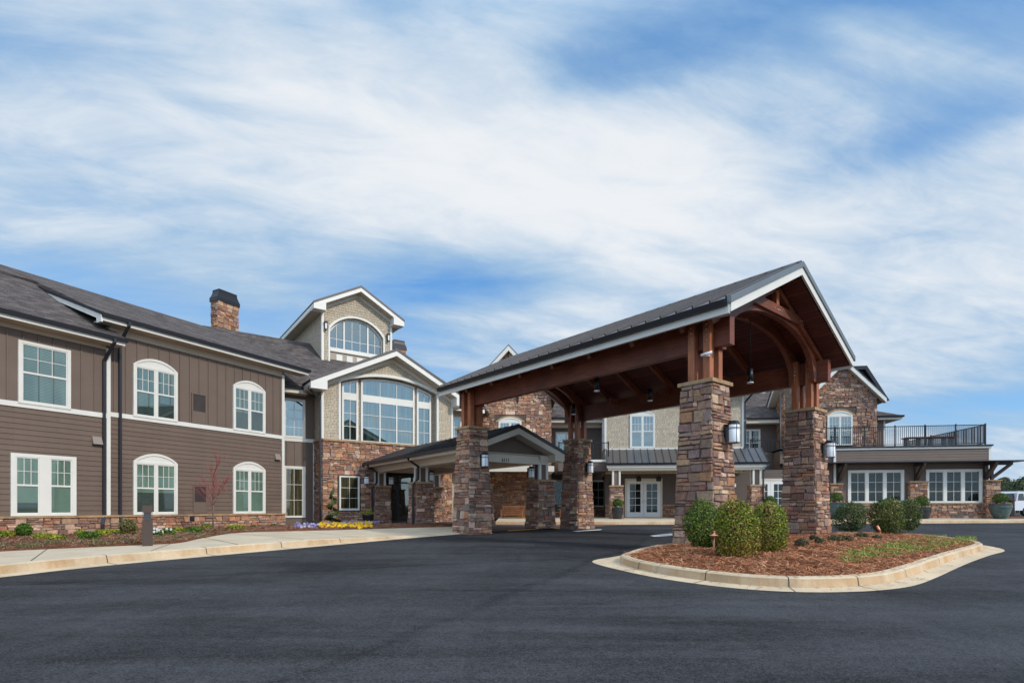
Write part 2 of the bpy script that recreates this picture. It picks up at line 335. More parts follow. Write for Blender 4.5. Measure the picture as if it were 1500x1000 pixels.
def m_glass(name, tint=(.72, .84, .82), refl=.30):
    m = bpy.data.materials.new(name); m.use_nodes = True; nt = m.node_tree; N = nt.nodes; L = nt.links; N.clear()
    tr = N.new('ShaderNodeBsdfTransparent'); tr.inputs[0].default_value = (*tint, 1)
    gl = N.new('ShaderNodeBsdfGlossy'); gl.inputs['Roughness'].default_value = .015; gl.inputs['Color'].default_value = (.66, .74, .73, 1)
    tc = N.new('ShaderNodeTexCoord'); no = N.new('ShaderNodeTexNoise'); no.inputs['Scale'].default_value = .9; no.inputs['Detail'].default_value = 1; L.new(tc.outputs['Object'], no.inputs['Vector'])
    bu = N.new('ShaderNodeBump'); bu.inputs['Strength'].default_value = .10; bu.inputs['Distance'].default_value = .02; L.new(no.outputs['Fac'], bu.inputs['Height']); L.new(bu.outputs[0], gl.inputs['Normal'])
    lw = N.new('ShaderNodeFresnel'); lw.inputs[0].default_value = 1.5
    ma = N.new('ShaderNodeMath'); ma.operation = 'MULTIPLY_ADD'; ma.inputs[1].default_value = 1-refl; ma.inputs[2].default_value = refl; L.new(lw.outputs[0], ma.inputs[0])
    mx = N.new('ShaderNodeMixShader'); L.new(ma.outputs[0], mx.inputs[0]); L.new(tr.outputs[0], mx.inputs[1]); L.new(gl.outputs[0], mx.inputs[2])
    out = N.new('ShaderNodeOutputMaterial'); L.new(mx.outputs[0], out.inputs[0]); return m
def m_blind(name, c, gap, row=.05, rough=.6):
    m = mat(name, c, rough); g = G(m); sp = g.n('ShaderNodeSeparateXYZ', {0: g.tc.outputs['Object']})
    fr = g.math('FRACT', g.math('MULTIPLY', sp.outputs[2], 1/row)); n = g.noise(g.obj((1, 1, .3)), 2.0, 3)
    c_ = g.mix(g.math('LESS_THAN', fr, .38), c, gap); g.color(g.scalecol(c_, g.rng(n, .3, .7, .75, 1.2))); return m
def m_curtain(name, c1, c2, f=11):
    m = mat(name, c1, .9); g = G(m); sp = g.n('ShaderNodeSeparateXYZ', {0: g.tc.outputs['Object']})
    n = g.noise(g.obj((f, f, .25)), 1.0, 3, .6); g.color(g.mix(g.rng(n, .38, .62, 0, 1), c1, c2)); return m
def m_mulch():
    m = mat('pine_straw_ground', rough=.95, spec=.1); g = G(m); v = g.obj()
    a = g.noise(v, 2, 5, .6); f = g.noise(g.obj((1, 1, 1)), 28, 5, .75, 1.5); f2 = g.noise(v, 90, 3, .7)
    c = g.ramp(f, [(.28, (.05, .020, .012)), (.5, (.24, .095, .05)), (.72, (.40, .19, .11))])
    g.color(g.scalecol(c, g.math('ADD', g.rng(a, .3, .7, .75, 1.2), g.math('MULTIPLY', g.math('SUBTRACT', f2, .5), .8)))); g.bump(g.math('ADD', f, f2), 1, .03); return m
def m_paver():
    m = mat('brick_pavers', rough=.85); g = G(m)
    b = g.n('ShaderNodeTexBrick', {'Vector': g.tc.outputs['Object'], 'Scale': 1.0, 'Mortar Size': .006, 'Brick Width': .2, 'Row Height': .1, 'Color1': (.17, .088, .062, 1), 'Color2': (.10, .058, .05, 1), 'Mortar': (.05, .04, .035, 1)})
    n = g.noise(g.obj(), 3, 4); g.color(g.scalecol(b.outputs['Color'], g.rng(n, .3, .7, .7, 1.2))); g.bump(b.outputs['Fac'], -.3, .004); return m
M = {}
M['stone'] = m_stone(); M['mortar'] = mat('dark_mortar', (.035, .028, .026), .95)
M['cap'] = m_varied('cap_stone', (.36, .235, .13), .85, .3, 5, 40, .5, .01)
M['siding'] = m_varied('brown_siding', (.140, .101, .080), .6, .10, .9, 50, .15, .003)
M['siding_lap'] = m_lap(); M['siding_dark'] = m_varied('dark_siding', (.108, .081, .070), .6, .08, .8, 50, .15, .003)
M['shake'] = m_shake('tan_shakes', (.50, .425, .325), .16, .16); M['panel'] = m_varied('tan_panel', (.37, .31, .25), .6, .05, 2, 60)
M['white'] = m_varied('white_trim', (.69, .68, .64), .45, .04, 2, 30); M['soffit'] = m_varied('soffit_board', (.50, .43, .34), .7, .08, 1.5, 40)
M['vent'] = mat('taupe_vent', (.24, .20, .17), .6); M['white_vinyl'] = mat('white_vinyl', (.82, .84, .84), .35)
M['beige'] = m_varied('beige_trim', (.62, .565, .48), .55, .04, 2, 30)
M['roof'] = m_roof(); M['gutter'] = mat('dark_gutter', (.022, .022, .028), .35, .3); M['seam'] = m_varied('standing_seam_metal', (.125, .120, .125), .38, .12, .7, 20, 0, 0, .55)
M['edge'] = m_varied('dark_roof_edge', (.075, .07, .072), .5, .1, 1, 20, 0, 0, .3); M['drip'] = m_varied('grey_drip_metal', (.17, .19, .21), .4, .08, 1, 20, 0, 0, .4)
M['down'] = mat('dark_downspout', (.030, .032, .042), .35, .2)
M['wood_x'] = m_wood('stained_timber_across', (.255, .074, .033), (.13, .035, .018), 0); M['wood_y'] = m_wood('stained_timber_along', (.21, .055, .026), (.105, .027, .015), 1)
M['wood_z'] = m_wood('stained_timber_upright', (.42, .14, .055), (.24, .072, .03), 2); M['boards'] = m_planks()
M['bench'] = m_wood('teak_wood', (.34, .14, .05), (.22, .08, .03), 0, .55)
M['bolt'] = mat('steel_bolts', (.55, .55, .56), .3, 1)
M['asphalt'] = m_asphalt(); M['concrete'] = m_concrete(); M['kerb'] = m_kerb(); M['mulch'] = m_mulch(); M['paver'] = m_paver()
M['yellow'] = mat('yellow_paint', (.75, .36, .05), .6); M['roadwhite'] = m_varied('white_road_paint', (.75, .76, .76), .6, .08, 6, 60)
M['glass'] = m_glass('window_glass', refl=.17); M['glass_hi'] = m_glass('bright_window_glass', (.5, .66, .68), .32); M['glass_lo'] = m_glass('dim_window_glass', (.8, .86, .84), .07); M['glass_dk'] = m_glass('shaded_window_glass', (.8, .88, .86), .02)
M['blind'] = m_blind('white_slat_blind', (.34, .42, .43), (.12, .17, .18)); M['blind_dk'] = m_blind('half_closed_blind', (.10, .13, .13), (.05, .07, .075)); M['blind_gn'] = m_blind('green_tinted_blind', (.27, .38, .33), (.20, .29, .26), .03)
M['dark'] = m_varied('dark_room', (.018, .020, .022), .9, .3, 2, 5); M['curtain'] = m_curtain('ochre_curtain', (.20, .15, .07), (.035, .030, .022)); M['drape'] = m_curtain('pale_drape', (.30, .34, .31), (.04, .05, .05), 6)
M['doorwhite'] = mat('door_paint', (.74, .75, .75), .4); M['lantern'] = mat('lantern_black', (.012, .012, .014), .4, .3)
M['lamp_glass'] = mat('frosted_lamp_glass', (.72, .76, .80), .35); M['louvre'] = m_blind('brown_louvre', (.050, .036, .032), (.018, .013, .012), .04); M['bronze'] = mat('dark_bronze', (.075, .052, .043), .45, .3)
M['rail'] = mat('black_railing', (.018, .018, .02), .4, .3)
M['copper'] = m_varied('copper_metal', (.80, .36, .24), .45, .15, 12, 60, 0, 0, .75)
M['leaf'] = m_tint('leaves', .5, 0, .25, .25, .12); M['needle'] = m_tint('pine_needles', .8, 0, .3); M['petal'] = m_tint('petals', .6, 0, .1, .3, .15); M['grass'] = m_tint('grass_blades', .6, 0, .2, .3, .2)
M['bark'] = m_varied('bark', (.16, .11, .09), .9, .3, 20, 60, .5, .01); M['redbark'] = m_varied('red_twigs', (.30, .075, .07), .7, .2, 20, 60); M['core'] = mat('shrub_core', (.010, .018, .007), .95)
M['teal_glaze'] = m_varied('teal_glaze', (.060, .098, .098), .22, .35, 3, 12); M['black_glaze'] = m_varied('black_glaze', (.025, .027, .030), .2, .3, 3, 12); M['rim'] = m_varied('earthen_rim', (.20, .095, .06), .6, .2, 8, 40)
M['soil'] = mat('soil', (.03, .02, .015), .95); M['carpaint'] = mat('white_car_paint', (.72, .75, .80), .18); M['tyre'] = mat('tyre_rubber', (.015, .015, .015), .8); M['carglass'] = mat('car_glass', (.015, .018, .022), .05, 0, 1)
M['hill'] = m_varied('far_meadow', (.07, .09, .035), .95, .3, .1, 5)

# ---------------------------------------------------------------- stone, siding and other wall skins
PAL = [((.225, .155, .110), 6), ((.165, .120, .108), 6), ((.110, .076, .070), 4), ((.215, .105, .072), 4), ((.38, .305, .245), 4), ((.28, .205, .145), 5), ((.28, .155, .088), 3), ((.18, .148, .142), 3), ((.150, .088, .066), 5)]
WARM = [((.27, .160, .100), 6), ((.21, .130, .095), 6), ((.13, .088, .075), 4), ((.24, .115, .072), 4), ((.42, .34, .27), 4), ((.31, .225, .155), 4), ((.19, .15, .14), 4), ((.33, .19, .10), 2)]
def pick(rng, pal):
    t = rng.uniform(0, sum(w for _, w in pal))
    for c, w in pal:
        t -= w
        if t <= 0: break
    k = rng.uniform(.80, 1.22)*1.42; g_ = sum(c)/3; c = tuple(q*.82+.18*a_ for q, a_ in zip(c, (.225, .170, .135))); return tuple(min(q*k*t_*rng.uniform(.95, 1.05), .8) for q, t_ in zip(c, (1.13, .99, .935)))
def stone_skin(mb, pos, iv, z0, z1, rng, pal=PAL, sc=1.0):
    """coursed ledge stone: pos(u, z, d) gives a point; iv(z) lists the (a, b) runs of wall at a height"""
    def one(a, b, c, d):
        p = rng.uniform(.012, .055)*sc; e = .0045; q = .014
        j = lambda k: rng.uniform(-k, k); jw, jh = min(.03, (b-a)*.12), min(.014, (d-c)*.16); o = [(a+e+j(jw), c+e+j(jh)), (b-e+j(jw), c+e+j(jh)), (b-e+j(jw), d-e+j(jh)), (a+e+j(jw), d-e+j(jh))]; w = (b-a); h = (d-c)
        i_ = [(u+q*sx*rng.uniform(.5, 1.8), z_+q*sz*rng.uniform(.3, 1.2)) for (u, z_), (sx, sz) in zip(o, ((1, 1), (-1, 1), (-1, -1), (1, -1)))]
        vs = [pos(u, z, 0) for u, z in o]+[pos(u, z, p+rng.uniform(-.008, .008)) for u, z in i_]
        mb.add(vs, ((4, 5, 6, 7), (0, 1, 5, 4), (1, 2, 6, 5), (2, 3, 7, 6), (3, 0, 4, 7)), pick(rng, pal))
    z = z0
    while z < z1-.02:
        h = rng.choice((.10, .13, .17, .20, .23, .27))*sc*rng.uniform(.9, 1.1)
        if z1-(z+h) < .07: h = z1-z
        for a, b in iv(z+h/2):
            x = a
            while x < b-.01:
                w = rng.uniform(.22, .62)*sc
                if b-(x+w) < .14*sc: w = b-x
                if h > .13*sc and rng.random() < .5: one(x, x+min(w, b-x), z, z+h) if w < .42*sc else (one(x, x+w*.55, z, z+h), one(x+w*.55, x+w, z, z+h))
                else:
                    n = 1 if h < .12*sc else (2 if h < .22*sc else rng.choice((2, 2, 3)))
                    cuts = [0]+sorted(min(max(i/n+rng.uniform(-.12, .12), .1), .9) for i in range(1, n))+[1]
                    for i in range(n):
                        s0, s1 = z+h*cuts[i], z+h*cuts[i+1]; t = x; e_ = x+w
                        while t < e_-.01:
                            ww = rng.uniform(.14, .46)*sc
                            if e_-(t+ww) < .1*sc: ww = e_-t
                            one(t, t+ww, s0, s1); t += ww
                x += w
        z += h
def clip(iv, holes):
    """runs minus window holes"""
    def f(z):
        runs = list(iv(z))
        for hx0, hx1, hz0, hz1 in holes:
            if hz0 <= z <= hz1:
                nr = []
                for a, b in runs:
                    if hx1 <= a or hx0 >= b: nr.append((a, b)); continue
                    if hx0-a > .06: nr.append((a, hx0))
                    if b-hx1 > .06: nr.append((hx1, b))
                runs = nr
        return runs
    return f
def lap(mb, xr, z0, z1, y, row=.17, side=None, lip=.02):
    """lap boards: xr(z) gives the run; y outward is negative. side=(x) makes it on a wall of constant x, running in y, facing -x"""
    z = z0
    while z < z1-.005:
        t = min(z+row, z1); a0, b0 = xr(z); a1, b1 = xr(t)
        if b0-a0 > .02:
            if side is None:
                mb.quad((a0, y-lip, z), (b0, y-lip, z), (b1, y-.002, t), (a1, y-.002, t)); mb.quad((a0, y, z), (b0, y, z), (b0, y-lip, z), (a0, y-lip, z))
            else:
                s_ = side; mb.quad((s_-lip, b0, z), (s_-lip, a0, z), (s_-.002, a1, t), (s_-.002, b1, t)); mb.quad((s_, a0, z), (s_-lip, a0, z), (s_-lip, b0, z), (s_, b0, z))
        z = t
def cap_slab(mb, x0, x1, y0, y1, z0, z1): mb.box(x0, x1, y0, y1, z0, z1)
def seam_roof(mb, rb, p0, p1, q0, q1, th=.05, pitch=.42, rib=.045):
    """metal slope: eave p0->p1, ridge q0->q1; ribs run eave to ridge into mesh rb"""
    p0, p1, q0, q1 = map(Vector, (p0, p1, q0, q1)); n = (p1-p0).cross(q0-p0).normalized()
    if n.z < 0: n = -n
    d = n*th; mb.hexa((p0-d, p1-d, q1-d, q0-d, p0, p1, q1, q0)); k = max(2, int((p1-p0).length/pitch))
    for i in range(k+1):
        t = i/k; t = min(max(t, .004), .996); a = p0.lerp(p1, t); b = q0.lerp(q1, t)
        if (b-a).length < .05: continue
        s_ = (p1-p0).normalized()*.012; u = n*rib; s_ = s_*1.6; rb.hexa((a-s_, a+s_, b+s_, b-s_, a-s_+u, a+s_+u, b+s_+u, b-s_+u))
def slab(mb, p0, p1, q0, q1, th):
    p0, p1, q0, q1 = map(Vector, (p0, p1, q0, q1)); n = (p1-p0).cross(q0-p0).normalized()
    if n.z < 0: n = -n
    d = n*th; mb.hexa((p0-d, p1-d, q1-d, q0-d, p0, p1, q1, q0))
def arch_pts(x0, x1, zs, rise, n=14):
    """segmental arch from (x0,zs) over to (x1,zs)"""
    w = (x1-x0)/2; r = (w*w+rise*rise)/(2*rise); cx = (x0+x1)/2; cz = zs+rise-r; a = math.asin(w/r)
    return [(cx+r*sin(-a+2*a*i/n), cz+r*cos(-a+2*a*i/n)) for i in range(n+1)]

# ================================================================ BUILDING
BLD = empty('care_building', (-4, 30, .3), 'long two-storey building with brown siding, tan shakes and ledge stone, gables and a shingle roof', 'building')
FA = Frame(62, 344.4, 24.8)        # brown wing on the left
FG = Frame(35.4, 472, 28.2)        # entrance hall
FD = Frame(35.4, 472, 33.3)        # raised gable over the hall
FT = Frame(0, 745, 38)             # stone gable tower
FQ = Frame(0, 807, 41)             # balcony recess
FH = Frame(-6, 887, 36.5)          # tan middle block
FI = Frame(-6, 1088, 41)           # second balcony recess
FJ = Frame(-9, 1225, 38.5)         # stone gable on the right
FK = Frame(-9, 1242, 36)           # flat roofed dining block
def P(mb, name, m, fr, label=None):
    o = mb.build(name, M[m] if isinstance(m, str) else m, BLD, fr)
    if label: o['label'] = label
    return o
WR = random.Random(17)
def window(fr, x0, x1, z0, z1, units=2, arch=0.0, style='dh', y=0.0, blind='blind', glass='glass', trim=.1, mull=.09, grid=(2, 3), m='white', name='window', blind2=None, parent=None):
    mb = MB(); yo = y-.075; yi = y+.02
    mb.box(x0, x0+trim, yo, yi, z0, z1); mb.box(x1-trim, x1, yo, yi, z0, z1)
    mb.box(x0+trim, x1-trim, yo+.004, yi, z0, z0+.07); mb.box(x0+trim, x1-trim, yo+.004, yi, z1-trim*.9, z1)
    if arch:
        ap = arch_pts(x0, x1, z1, arch); ip = arch_pts(x0+trim, x1-trim, z1, arch-trim*.9)
        mb.prism_y([(x1, z1)]+[(x0, z1)]+ap[1:-1], yo+.03, yi)
        n = len(ap)
        for i in range(n-1):
            (a, b), (c, d), (e, f), (g_, h) = ap[i], ap[i+1], ip[i+1], ip[i]
            mb.hexa(((g_, yo, h), (e, yo, f), (e, yo+.04, f), (g_, yo+.04, h), (a, yo, b), (c, yo, d), (c, yo+.04, d), (a, yo+.04, b)))
    X0, X1, Z0, Z1 = x0+trim, x1-trim, z0+.07, z1-trim*.9
    uw = (X1-X0-mull*(units-1))/units; gl = MB(); bl = MB(); bl2 = MB()
    for i in range(units):
        a = X0+i*(uw+mull); b = a+uw
        if i: mb.box(a-mull, a, yo+.006, yi, Z0, Z1)
        s_ = .035; yf = y-.055; mb.box(a, a+s_, yf, yi, Z0, Z1); mb.box(b-s_, b, yf, yi, Z0, Z1); mb.box(a+s_, b-s_, yf, yi, Z0, Z0+s_); mb.box(a+s_, b-s_, yf, yi, Z1-s_, Z1)
        if style == 'dh':
            zm = (Z0+Z1)/2-.02; mb.box(a+s_, b-s_, yf-.004, yi, zm, zm+.06)
            for k in (1, 2): c = a+s_+(b-a-2*s_)*k/3; mb.box(c-.009, c+.009, yf+.012, y-.03, zm+.06, Z1-s_)
            zc = (zm+.06+Z1-s_)/2; mb.box(a+s_, b-s_, yf+.009, y-.03, zc-.009, zc+.009)
            (bl2 if blind2 else bl).quad((a+s_, y-.026, zm), (b-s_, y-.026, zm), (b-s_, y-.026, Z1-s_), (a+s_, y-.026, Z1-s_))
            cut = zm-(zm-Z0)*WR.choice((0, 0, .15, .35, .6, 1)) if blind2 and blind2 != 'drape' else zm
            bl.quad((a+s_, y-.026, Z0), (b-s_, y-.026, Z0), (b-s_, y-.026, cut), (a+s_, y-.026, cut))
            if cut < zm: bl2.quad((a+s_, y-.026, cut), (b-s_, y-.026, cut), (b-s_, y-.026, zm), (a+s_, y-.026, zm))
        else:
            nc, nr = grid
            for k in range(1, nc): c = a+s_+(b-a-2*s_)*k/nc; mb.box(c-.011, c+.011, yf+.012, y-.03, Z0+s_, Z1-s_)
            for k in range(1, nr): zc = Z0+s_+(Z1-Z0-2*s_)*k/nr; mb.box(a+s_, b-s_, yf+.009, y-.03, zc-.011, zc+.011)
            bl.quad((a+s_, y-.026, Z0), (b-s_, y-.026, Z0), (b-s_, y-.026, Z1), (a+s_, y-.026, Z1))
        gl.quad((a+s_*.5, y-.036, Z0+.02), (b-s_*.5, y-.036, Z0+.02), (b-s_*.5, y-.036, Z1-.02), (a+s_*.5, y-.036, Z1-.02))
    w = P(mb, name, m, fr) if parent is None else mb.build(name, M[m], parent)
    child(gl, 'pane', M[glass], w); 
    if bl.f: child(bl, {'dark': 'room_interior', 'curtain': 'curtain', 'drape': 'curtain'}.get(blind, 'blind'), M[blind], w)
    if blind2: child(bl2, 'blind', M[blind2], w)
    return w
def gable(fr, xc, hw, oh, zr, pitch, yf, yw, F=.27, white='white', ret=True, frieze=.2, dark='drip', sf='soffit', name='gable_trim', ridge_len=None, roofm='roof', roof=True, edge=.09, side=0):
    """rake boards, dark edge, soffit and frieze of a gable; zr = underside at the ridge"""
    zu = lambda x: zr-abs(x-xc)*pitch
    a, b = xc-hw-oh, xc+hw+oh; mb = MB()
    def rakeband(mb_, lo, hi, y0, y1, A, B):
        mb_.prism_y([(A, zu(A)+lo), (xc, zr+lo), (xc, zr+hi), (A, zu(A)+hi)], y0, y1); mb_.prism_y([(xc, zr+lo), (B, zu(B)+lo), (B, zu(B)+hi), (xc, zr+hi)], y0, y1)
    rakeband(mb, 0, F, yf, yf+.05, a, b)
    if ret:
        for A, B in ((a, a+oh+.06), (b-oh-.06, b)): mb.prism_y([(A, zu(a)-.06), (B, zu(a)-.06), (B, zu(B)+.05), (A, zu(A)+.05)] if abs(A-xc) > abs(B-xc) else [(A, zu(b)-.06), (B, zu(b)-.06), (B, zu(B)+.05), (A, zu(A)+.05)], yf+.002, yw+.05)
    t = P(mb, name, white, fr)
    mb = MB(); rakeband(mb, F+.002, F+edge, yf-.02, yf+.06, a-.03, b+.03); child(mb, 'metal_edge', M[dark], t)
    mb = MB(); rakeband(mb, .01, F-.02, yf+.052, yw, a+.02, b-.02); child(mb, 'soffit', M[sf], t)
    if side:
        mb = MB(); sb = MB()
        for s_, e, wx in ((-1, a, xc-hw), (1, b, xc+hw)):
            z_ = zu(e); mb.box(min(e, e+s_*-.04), max(e, e+s_*-.04), yf+.06, side, z_-.02, z_+F); sb.box(min(e, wx), max(e, wx), yf+.06, side, z_+.0, z_+.02)
        child(mb, 'eave_fascia', M[white], t); child(sb, 'eave_soffit', M[sf], t)
    if frieze:
        mb = MB(); rakeband(mb, -frieze, .008, yw-.05, yw, xc-hw, xc+hw); child(mb, 'frieze_board', M['beige'], t)
    if roof:
        L_ = ridge_len or 4; mb = MB()
        for s_ in (-1, 1):
            e = a if s_ < 0 else b; k = F+edge-.005
            slab(mb, (e, yf+.0, zu(e)+k), (e, yw+L_, zu(e)+k), (xc, yf+.0, zr+k), (xc, yw+L_, zr+k), .06)
        P(mb, 'roof', roofm, fr)
    return zu
def downspout(fr, x, ztop, zbot, y=-.06, kick=None, foot=None, name='downspout'):
    """square pipe; kick=(dx, dy, dz) upper offset to the gutter, foot=(dx, dy) lower offset"""
    mb = MB(); w = .085
    def seg(p, q): mb.beam(p, q, w, w)
    zt = ztop
    if kick: seg((x+kick[0], y+kick[1], ztop+kick[2]+.12), (x+kick[0], y+kick[1], ztop+kick[2]-.03)); seg((x+kick[0], y+kick[1], ztop+kick[2]), (x, y, ztop)); 
    zb = zbot+(.75 if foot else 0); seg((x, y, zt+.03), (x, y, zb-.03))
    if foot: seg((x, y, zb), (x+foot[0], y+foot[1], zb-.35)); seg((x+foot[0], y+foot[1], zb-.32), (x+foot[0], y+foot[1], zbot))
    return P(mb, name, 'down', fr)
def gutter(fr, x0, x1, y, z, name='gutter', m='gutter'):
    mb = MB(); mb.prism_x([(y-.13, z), (y-.11, z-.13), (y, z-.13), (y, z), (y-.02, z), (y-.02, z-.11), (y-.095, z-.11), (y-.115, z)], x0, x1); return P(mb, name, m, fr)

# ---- brown wing ---------------------------------------------------------------------------------------------
w1 = -.15
def wall_solid(fr, x0, x1, y0, y1, z0, z1, m, name='wall', label=None):
    mb = MB(); mb.box(x0, x1, y0, y1, z0, z1); return P(mb, name, m, fr, label)
# cores
wall_solid(FA, -5.12, 2.6, .0, 16.0, -.1, 7.86, 'siding')
wall_solid(FA, -16, -5.15, w1, 15.9, -.1, 7.2, 'siding')
def xr(a, b): return lambda z: (a, b)
mb = MB(); lap(mb, xr(-5.1, 2.56), .87, 4.52, 0, .178); lap(mb, xr(-16, -5.3), .87, 4.42, w1, .178); P(mb, 'lap_siding', 'siding_lap', FA)
mb = MB()
x = -4.95
u_ = (FA.at(282, 600)[0], FA.at(300, 600)[0])
while x < 2.5:
    if u_[0]-.08 < x < u_[1]+.08: mb.box(x-.022, x+.022, -.03, .0, 6.02, 7.68); x += .41; continue
    mb.box(x-.022, x+.022, -.03, .0, 4.72, 7.68); x += .41
x = -15.9
while x < -5.3: mb.box(x-.022, x+.022, w1-.03, w1, 4.62, 6.98); x += .41
P(mb, 'batten_siding', 'siding', FA)
mb = MB(); mb.box(-5.12, 2.6, -.045, 0, 4.53, 4.70); mb.box(-16, -5.28, w1-.045, w1, 4.43, 4.60); P(mb, 'band_board', 'white', FA)
mb = MB(); mb.box(-5.28, -5.15, w1-.05, w1+.1, .87, 7.0); P(mb, 'corner_board', 'white', FA); mb = MB(); mb.box(2.5, 2.64, -.05, .1, .87, 7.7); P(mb, 'corner_board', 'white', FA)
rng = random.Random(3); mb = MB()
stone_skin(mb, lambda u, z, d: (u, -.06-d, z), lambda z: [(-5.1, 2.68)], -.05, .80, rng, WARM); stone_skin(mb, lambda u, z, d: (u, w1-.06-d, z), lambda z: [(-9.5, -5.18)], -.05, .80, rng, WARM)
mb.box(-5.1, 2.68, -.06, 0, -.1, .80, (.10, .08, .07)); mb.box(-16, -5.18, w1-.06, w1, -.1, .80, (.10, .08, .07))
w = P(mb, 'stone_base', 'stone', FA); mb = MB(); mb.box(-5.14, 2.74, -.14, 0, .80, .87); mb.box(-16, -5.145, w1-.14, w1, .80, .87); child(mb, 'cap_course', M['cap'], w)
# roofs of the wing
mb = MB(); slab(mb, (-5.62, -.6, 8.14), (3.67, -.6, 8.14), (-5.62, 8.0, 11.70), (5.2, 8.0, 11.70), .12); slab(mb, (-5.62, 16.6, 8.14), (3.67, 16.6, 8.14), (-5.62, 8.0, 11.70), (5.2, 8.0, 11.70), .12)
slab(mb, (-17, -.75, 7.36), (-4.9, -.75, 7.36), (-17, 5.4, 10.61), (-4.9, 5.4, 10.61), .12); slab(mb, (-17, 4.6, 10.28), (-5.5, 4.6, 10.28), (-17, 8.0, 11.69), (-5.5, 8.0, 11.69), .12); slab(mb, (-17, 16.7, 7.36), (-4.9, 16.7, 7.36), (-17, 8.0, 11.69), (-4.9, 8.0, 11.69), .12)
P(mb, 'roof', 'roof', FA)
mb = MB(); mb.box(-5.6, 3.65, -.6, -.56, 7.86, 8.06); mb.box(-17, -4.93, -.75, -.71, 7.08, 7.28)
rk = []; n = 12                                                           # curved rake board at the step between the two roofs
mb.prism_x([(-.62, 7.80), (-.3, 7.80), (-.3, 7.98), (2.4, 9.02), (4.6, 9.93), (4.9, 10.12), (-.62, 8.06)], -5.66, -5.60)
P(mb, 'fascia', 'white', FA)
mb = MB(); mb.prism_x([(-.64, 8.05), (5.4, 10.34), (5.4, 10.42), (-.64, 8.17)], -5.68, -5.58); P(mb, 'rake_edge', 'gutter', FA)
mb = MB(); mb.box(-5.6, 3.63, -.56, 0, 7.87, 7.90); mb.box(-17, -4.95, -.71, w1, 7.09, 7.12); mb.box(-5.1, 2.5, -.05, 0, 7.60, 7.87); mb.box(-16, -5.3, w1-.05, w1, 6.94, 7.09); P(mb, 'soffit', 'soffit', FA)
gutter(FA, -5.64, 3.70, -.6, 8.12); gutter(FA, -17, -4.88, -.75, 7.33)
downspout(FA, FA.at(176, 600, -.07)[0], 7.35, .12, -.07, (.0, -.62, .55), (0, -.12)); downspout(FA, FA.at(152.5, 600, w1-.07)[0], 6.5, .12, w1-.07, (.05, -.62, .62), (-.10, -.12))
# windows of the wing
for (x0, x1) in ((-4.30, -2.62), (-.13, 1.54)):
    window(FA, x0, x1, 4.66, 6.68, 2, .34, blind='blind_dk', blind2='blind', glass='glass'); window(FA, x0, x1, .875, 2.94, 2, .34, blind='blind_dk', blind2='blind_gn', glass='glass_lo')
a_ = FA.at(25.5, 590, w1)[0]; b_ = FA.at(102.5, 590, w1)[0]
window(FA, a_, b_, 4.56, 6.62, 1, 0, y=w1, blind='blind', glass='glass')
a_ = FA.at(14.5, 700, w1)[0]; b_ = FA.at(110.5, 700, w1)[0]
window(FA, a_, b_, .875, 2.92, 2, 0, y=w1, mull=.30, blind='blind_dk', blind2='blind_gn', glass='glass_lo', trim=.13)
def louvre(fr, x0, x1, z0, z1, y=0):
    mb = MB(); mb.box(x0-.05, x0, y-.05, y, z0-.0, z1+.05); mb.box(x1, x1+.05, y-.05, y, z0, z1+.05); mb.box(x0, x1, y-.05, y, z1, z1+.05); mb.box(x0, x1, y-.05, y, z0, z0+.03)
    w = P(mb, 'wall_unit', 'siding', fr); zc = z0+(z1-z0)*.42
    mb = MB(); mb.box(x0, x1, y-.03, y-.022, zc, z1); child(mb, 'louvre', M['louvre'], w); mb = MB(); mb.box(x0, x1, y-.04, y-.022, z0+.03, zc); child(mb, 'lower_panel', M['siding'], w)
louvre(FA, FA.at(282, 600)[0], FA.at(300, 600)[0], 4.72, 5.95); louvre(FA, FA.at(284, 700)[0], FA.at(301, 700)[0], .9, 2.05)
for px, py, yy in ((141, 645, w1), (405.5, 669, 0)):
    x, z = FA.at(px, py, yy); mb = MB(); mb.prism_x([(yy-.16, z-.14), (yy, z-.14), (yy, z+.14), (yy-.05, z+.14)], x-.15, x+.15); P(mb, 'vent_hood', 'vent', FA)
x, z = FA.at(279, 759); mb = MB(); mb.box(x-.1, x+.1, -.13, -.08, z-.11, z+.11); mb.box(x-.07, x+.07, -.17, -.13, z-.06, z+.02); P(mb, 'socket_cover', 'down', FA)
# chimneys
def chimney(fr, x0, x1, y0, y1, z0, z1, seed):
    rng = random.Random(seed); mb = MB()
    stone_skin(mb, lambda u, z, d: (u, y0-d, z), lambda z: [(x0, x1)], z0, z1, rng, WARM, 1.15); stone_skin(mb, lambda u, z, d: (x0-d, -u, z), lambda z: [(-y1, -y0)], z0, z1, rng, WARM, 1.15)
    stone_skin(mb, lambda u, z, d: (x1+d, u, z), lambda z: [(y0, y1)], z0, z1, rng, WARM, 1.15); mb.box(x0, x1, y0, y1, z0, z1, (.10, .08, .07))
    c = P(mb, 'chimney', 'stone', fr); mb = MB(); e = .07
    cx, cy = (x0+x1)/2, (y0+y1)/2
    prof = [(1.0, 0), (1.0, .26), (.97, .28), (.86, .48), (.80, .64), (.80, .78), (.76, .80)]
    hx, hy = (x1-x0)/2+e, (y1-y0)/2+e
    mb.loft([[(cx-hx*k, cy-hy*k, z1-.05+q), (cx+hx*k, cy-hy*k, z1-.05+q), (cx+hx*k, cy+hy*k, z1-.05+q), (cx-hx*k, cy+hy*k, z1-.05+q)] for k, q in prof], closed=True)
    k = .76; mb.quad((cx-hx*k, cy-hy*k, z1+.75), (cx+hx*k, cy-hy*k, z1+.75), (cx+hx*k, cy+hy*k, z1+.75), (cx-hx*k, cy+hy*k, z1+.75))
    child(mb, 'chimney_cap', M['gutter'], c)
